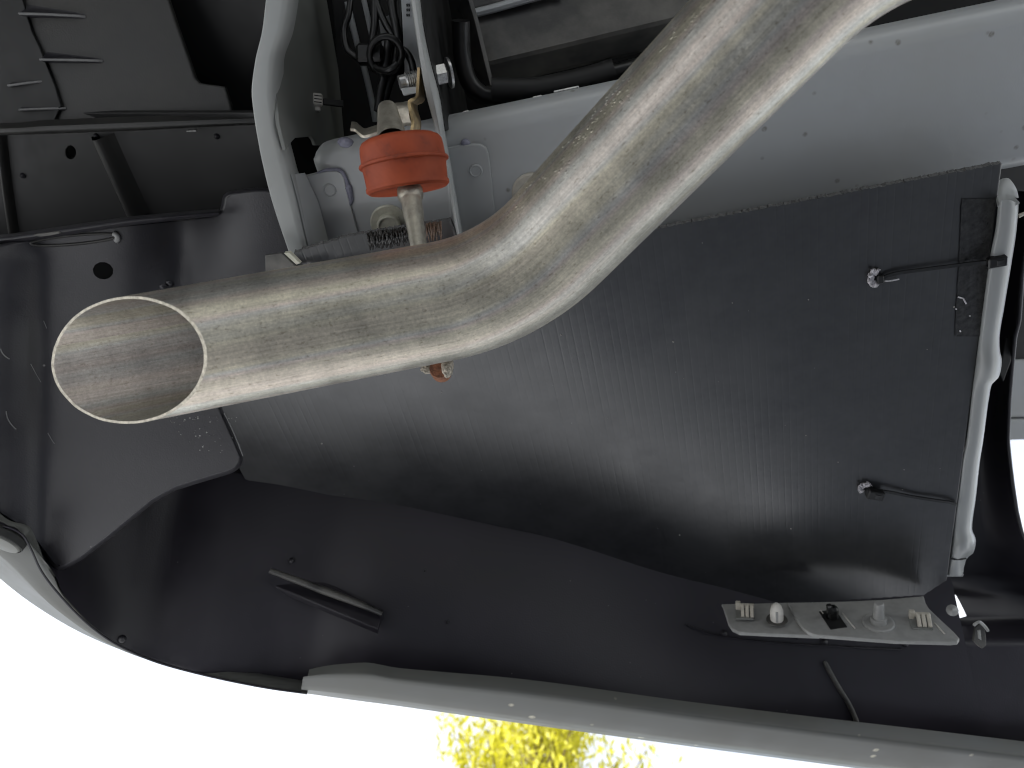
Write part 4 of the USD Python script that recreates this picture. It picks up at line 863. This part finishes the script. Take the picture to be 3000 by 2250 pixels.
for x, y in ((496, 832), (477, 843)): obj(tr, 'water_drop', lathe(pt(x, y, H3(x, y)), (0, 0, -1), [(-0.0004, 0.003), (0.0008, 0.0026), (0.0014, 0.0014), (0.0016, 0)], 14), 'black_plastic', smooth=True)

# ------------------------------------------------------------------ exhaust pipe
PH, PR, PT = 0.3059, 0.0304, 0.0012
axis_px = [(385, 1055.7), (1180, 906.2), (1922.2, 389), (2255.6, 54)]
a0, a1, a2, a3 = [pt(x, y, h) for (x, y), h in zip(axis_px, (PH, 0.3372, 0.3574, 0.3554))]
d1 = nrm(a1 - a0)
def meet(p, d, q, e):
    A = np.array([[d[0], -e[0]], [d[1], -e[1]]]); s = np.linalg.solve(A, (q - p)[:2]); return p + d * s[0]
corner = meet(a0, d1, a2, nrm(a3 - a2)); d2 = nrm(a3 - corner)
ang = math.acos(np.dot(d1, d2)); BR = 0.0875
tl = BR * math.tan(ang / 2)
b0, b1 = corner - d1 * tl, corner + d2 * tl
side = nrm(d2 - d1 * np.dot(d1, d2)); cen = b0 + side * BR
path = [a0 - d1 * 0.06 + (b0 - (a0 - d1 * 0.06)) * t for t in np.linspace(0, 1, 40)]
path += [cen + BR * (-side * math.cos(t) + d1 * math.sin(t)) for t in np.linspace(0, ang, 34)[1:]]
c0 = a3 + d2 * 0.012; slen = np.dot(c0 - b1, d2)
path += [b1 + d2 * slen * t for t in np.linspace(0, 1, 22)[1:]]
e0 = path[-1]; side2 = nrm(np.cross(d2, [0, 0, 1.0])); side2 = side2 if np.dot(side2, RT) > 0 else -side2
path += [e0 + 0.10 * (side2 * (1 - math.cos(t)) + d2 * math.sin(t)) for t in np.linspace(0, 0.9, 18)[1:]]
d3 = nrm(path[-1] - path[-2]); path += [path[-1] + d3 * 0.5 * t for t in np.linspace(0, 1, 8)[1:]]
path = np.array(path)
sarc = np.r_[0, np.cumsum(np.linalg.norm(np.diff(path, axis=0), axis=1))] - 0.06
# slanting cut of the tail end
def on_pipe(px, py, which):
    """where the sight line meets the straight tail: first hit, last hit, or the nearest approach for a tangent."""
    r = ray(px, py); w = CAM - a0
    u = r - d1 * np.dot(r, d1); q = w - d1 * np.dot(w, d1)
    A, B, C = np.dot(u, u), 2 * np.dot(u, q), np.dot(q, q) - PR * PR; D = max(B * B - 4 * A * C, 0) * (0 if which == 0 else 1)
    return CAM + r * ((-B + which * math.sqrt(D)) / (2 * A))
K = np.array([on_pipe(612, 1090, -1), on_pipe(160, 1055, 1), on_pipe(330, 878, 0), on_pipe(428, 1261, 0)])
cc = K.mean(0); cn = np.linalg.svd(K - cc)[2][2]
NP = 96; phs = np.linspace(-math.pi, math.pi, NP + 1)
def pipe_grid(r):
    T = np.gradient(path, axis=0); T /= np.linalg.norm(T, axis=1, keepdims=True)
    G = np.zeros((len(path), NP + 1, 3)); UV = np.zeros((len(path), NP + 1, 2))
    dn = np.array([0, 0, -1.0])
    for i in range(len(path)):
        rear = nrm(np.cross(dn, T[i])); rear = rear if rear[1] < 0 else -rear
        off = r * (np.cos(phs)[:, None] * dn + np.sin(phs)[:, None] * rear)
        off = r * (np.cos(phs)[:, None] * nrm(dn - T[i] * np.dot(dn, T[i])) + np.sin(phs)[:, None] * rear)
        G[i] = path[i] + off; UV[i, :, 0] = sarc[i]; UV[i, :, 1] = phs * r
    for j in range(NP + 1):                                   # trim each line of the tube at the cut
        base = G[0, j].copy(); t = np.dot(cc - base, cn) / np.dot(d1, cn)
        t = t + 0.0007 * (meshkit.noise(np.array([[phs[j] * 5 + 9, 3.3, 1.2]]))[0] - 0.5)
        end = np.linalg.norm(path[39] - path[0])
        for i in range(40):
            k = t + (end - t) * i / 39.0
            G[i, j] = base + d1 * k; UV[i, j, 0] = k - 0.06
    return G, UV
Go, UVo = pipe_grid(PR); Gi, UVi = pipe_grid(PR - PT)
ex = thing('exhaust_pipe', b0, 'bare stained steel exhaust pipe with a bend and slanted open end', 'exhaust pipe')
def pgrid(G): v, f = grid(G); return v, f
obj(ex, 'outer_tube', pgrid(Go), 'steel', smooth=True, uv=UVo.reshape(-1, 2))
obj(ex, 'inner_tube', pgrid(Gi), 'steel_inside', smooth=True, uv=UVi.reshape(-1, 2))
mid = (Go[0] + Gi[0]) / 2 - d1 * 0.0004
obj(ex, 'cut_rim', grid(np.stack([Go[0] , mid, Gi[0]])), 'steel_rim', smooth=True)
# hanger rod rising from the pipe into the rubber
r_a, r_b = at(1200, 556, 0.402), at(1228, 728, 0.384)
ax = nrm(r_b - r_a); Lr = np.linalg.norm(r_b - r_a)
obj(ex, 'hanger_rod', lathe(r_a - ax * 0.006, ax, [(0, 0.0052), (0.005, 0.0052), (0.0065, 0.0068), (0.0105, 0.0069), (0.0125, 0.0058), (0.014, 0.0054), (0.022, 0.0054), (Lr * 0.8, 0.0046), (Lr + 0.012, 0.0040)], 24), 'zinc', smooth=40)
# cut off hanger stub under the bend
sd_ = pt(1292, 1060, PH - 0.004); 
stub = at(1288, 1090, 0.413)
lug = obj(ex, 'rod_stub', lathe(stub + (-DIR * -0.012), nrm(-DIR + 0.15 * UP), [(0, 0.0057), (0.012, 0.0057), (0.0136, 0.0052), (0.0142, 0)], 22), 'rust', smooth=40)
obj(lug, 'weld_bead', (lambda v: (v * np.array([0.0032, 0.0052, 0.007]) + at(1311, 1076, 0.412), np.array(sp.faces)))(np.array(sp.vertices) * (1 + 0.5 * (meshkit.fbm(np.array(sp.vertices) * 3 + 2, 3) - 0.5))[:, None]), 'weld', smooth=True)
obj(lug, 'weld_bead', (lambda v: (v * np.array([0.004, 0.003, 0.005]) + at(1254, 1076, 0.416), np.array(sp.faces)))(np.array(sp.vertices) * (1 + 0.5 * (meshkit.fbm(np.array(sp.vertices) * 3 + 7, 3) - 0.5))[:, None]), 'weld', smooth=True)
obj(lug, 'rust_stain', (lambda v: (v, np.array([[i, i + 1, i + 13] for i in range(12)] + [[i, i + 13, i + 12] for i in range(12)])))(np.array([at(1230 + 5.5 * i, 1066 - 1.6 * i, 0.4135) for i in range(13)] + [at(1230 + 5.5 * i, 1076 - 1.1 * i, 0.4175) for i in range(13)])[:25 + 1]), 'rust', smooth=False) if False else None

# ------------------------------------------------------------------ red rubber hanger
hg_c0, hg_c1 = at(1193, 556, 0.414), at(1164, 400, 0.430)
rv = nrm(ray(1178, 475)); e = UP - rv * np.dot(UP, rv); e = nrm(e); er_ = np.cross(rv, e); er_ = er_ if np.dot(er_, RT) > 0 else -er_
ax = nrm(math.cos(math.radians(9)) * (e * math.cos(0.17) - er_ * math.sin(0.17)) + math.sin(math.radians(9)) * rv)
cB = at(1196, 553, 0.412); HLn = 0.0268; r0 = 0.0228
rh = thing('rubber_hanger', cB, 'round orange red rubber exhaust hanger with a moulded seam', 'exhaust hanger')
prof = [(0.0004, 0.0), (0.0004, r0 - 0.006), (-0.0006, r0 - 0.004), (-0.0008, r0 - 0.0015), (0.0004, r0 - 0.0002), (0.0020, r0 - 0.0001), (0.0028, r0 - 0.0007), (0.010, r0 - 0.0003), (HLn * 0.46, r0),
        (HLn * 0.47, r0 + 0.0002), (HLn * 0.485, r0 + 0.0014), (HLn * 0.515, r0 + 0.0016), (HLn * 0.545, r0 + 0.0012), (HLn * 0.56, r0 + 0.0001), (HLn * 0.6, r0),
        (HLn - 0.006, r0 - 0.0002), (HLn - 0.003, r0 - 0.0006), (HLn - 0.0012, r0 - 0.0017), (HLn, r0 - 0.004), (HLn + 0.0003, r0 - 0.009), (HLn, 0.0)]
obj(rh, 'rubber_body', lathe(cB, ax, prof, 72), 'red_rubber', smooth=42)
tip0 = cB + ax * (HLn - 0.001) - er_ * 0.0042
pe = at(1134, 313, 0.421); pa = nrm(pe - tip0); pl = np.linalg.norm(pe - tip0)
obj(rh, 'metal_pin', lathe(tip0, pa, [(0, 0.0078), (pl * 0.25, 0.0075), (pl * 0.9, 0.0055), (pl * 0.97, 0.0051), (pl, 0.0042), (pl, 0)], 28), 'zinc', smooth=40)
obj(rh, 'paint_dot', lathe(at(1124, 326, 0.4165), -rv, [(0, 0.0013), (0.0004, 0.0012), (0.0005, 0)], 12), 'tank_plastic')

hb = thing('hanger_bracket', at(1225, 320, 0.44), 'thin yellow zinc bracket strip bolted between rail wall and red hanger', 'bracket')
def strip(pl, w, wd, d, matn, name):
    P = spline([at(x, y, dd) for x, y, dd in pl], 30)
    rows = [[p + wd * w, p - wd * w] for p in P]
    obj(hb, name, shell(np.array(rows), 0.0016), matn, smooth=50)
strip([(1240, 205, 0.452), (1238, 250, 0.450), (1236, 285, 0.446), (1228, 297, 0.443), (1213, 304, 0.440), (1216, 325, 0.438), (1222, 345, 0.436), (1224, 365, 0.434), (1220, 385, 0.433)], 0.012, nrm(rv * 0.95 + er_ * 0.18), 0, 'zinc_yellow', 'bent_strip')
obj(hb, 'cross_tube', tube([at(1150, 338, 0.444), at(1180, 335, 0.444), at(1212, 332, 0.442)], [0.0068, 0.0066, 0.0072], 18), 'zinc', smooth=40)
strip([(1028, 366, 0.448), (1040, 367, 0.448), (1052, 376, 0.446), (1066, 386, 0.444), (1084, 382, 0.442), (1108, 374, 0.441)], 0.006, nrm(rv * 0.9 + e * 0.35), 0, 'zinc', 'spring_strip')
obj(hb, 'nut_plate', plate([(1173, 258), (1226, 252), (1232, 268), (1182, 280)], at(1200, 265, 0.452), -DIR + UP * -0.3, 0.004, 0.0006), 'grey_paint')

# ------------------------------------------------------------------ trees beyond the car
def tree(name_label, base, height, spread, seed, nleaf):
    r = np.random.default_rng(seed)
    t = thing('tree', (base[0], base[1], 0), name_label, 'tree')
    ms = [tube(spline([np.array([base[0], base[1], -0.05]), np.array([base[0] + 0.1, base[1], height * 0.4]), np.array([base[0] - 0.05, base[1] + 0.1, height * 0.95])], 12), np.linspace(0.16, 0.015, 12), 9)]
    tips = []
    for k in range(60):
        h0 = height * (0.30 + 0.66 * r.random()); a = r.random() * 2 * math.pi
        reach = spread * (0.35 + 0.75 * (1 - (h0 / height - 0.3) / 0.7)) * (0.5 + 0.6 * r.random())
        p0 = np.array([base[0], base[1], h0]); p1 = p0 + np.array([math.cos(a) * reach * 0.5, math.sin(a) * reach * 0.5, reach * 0.45]); p2 = p0 + np.array([math.cos(a) * reach, math.sin(a) * reach, reach * (0.7 + 0.5 * r.random())])
        P = spline([p0, p1, p2], 8); ms.append(tube(P, np.linspace(0.03, 0.006, 8), 5, caps=False)); tips += [P[i] for i in (3, 5, 6, 7)]
    obj(t, 'trunk', cat(*ms), 'bark', smooth=True)
    tips = np.array(tips); c = tips[r.integers(0, len(tips), nleaf)] + r.normal(0, 1, (nleaf, 3)) * np.array([0.13, 0.13, 0.22])
    L = 0.035 + 0.045 * r.random(nleaf); W = L * 0.35
    dx = r.normal(0, 1, (nleaf, 3)); dx /= np.linalg.norm(dx, axis=1, keepdims=True); dz = np.array([0, 0, 1.0]) + r.normal(0, 0.55, (nleaf, 3)); dz /= np.linalg.norm(dz, axis=1, keepdims=True)
    V = np.stack([c - dz * L[:, None], c + dx * W[:, None], c + dz * L[:, None], c - dx * W[:, None]], 1).reshape(-1, 3)
    i = np.arange(nleaf)[:, None] * 4
    obj(t, 'crown', (V, np.vstack([i + [0, 1, 2], i + [0, 2, 3]])), 'leaf', smooth=False)
tree('sunlit yellow green tree rising beyond the bumper lip', (-0.30, -9.3), 5.75, 1.9, 3, 12000)
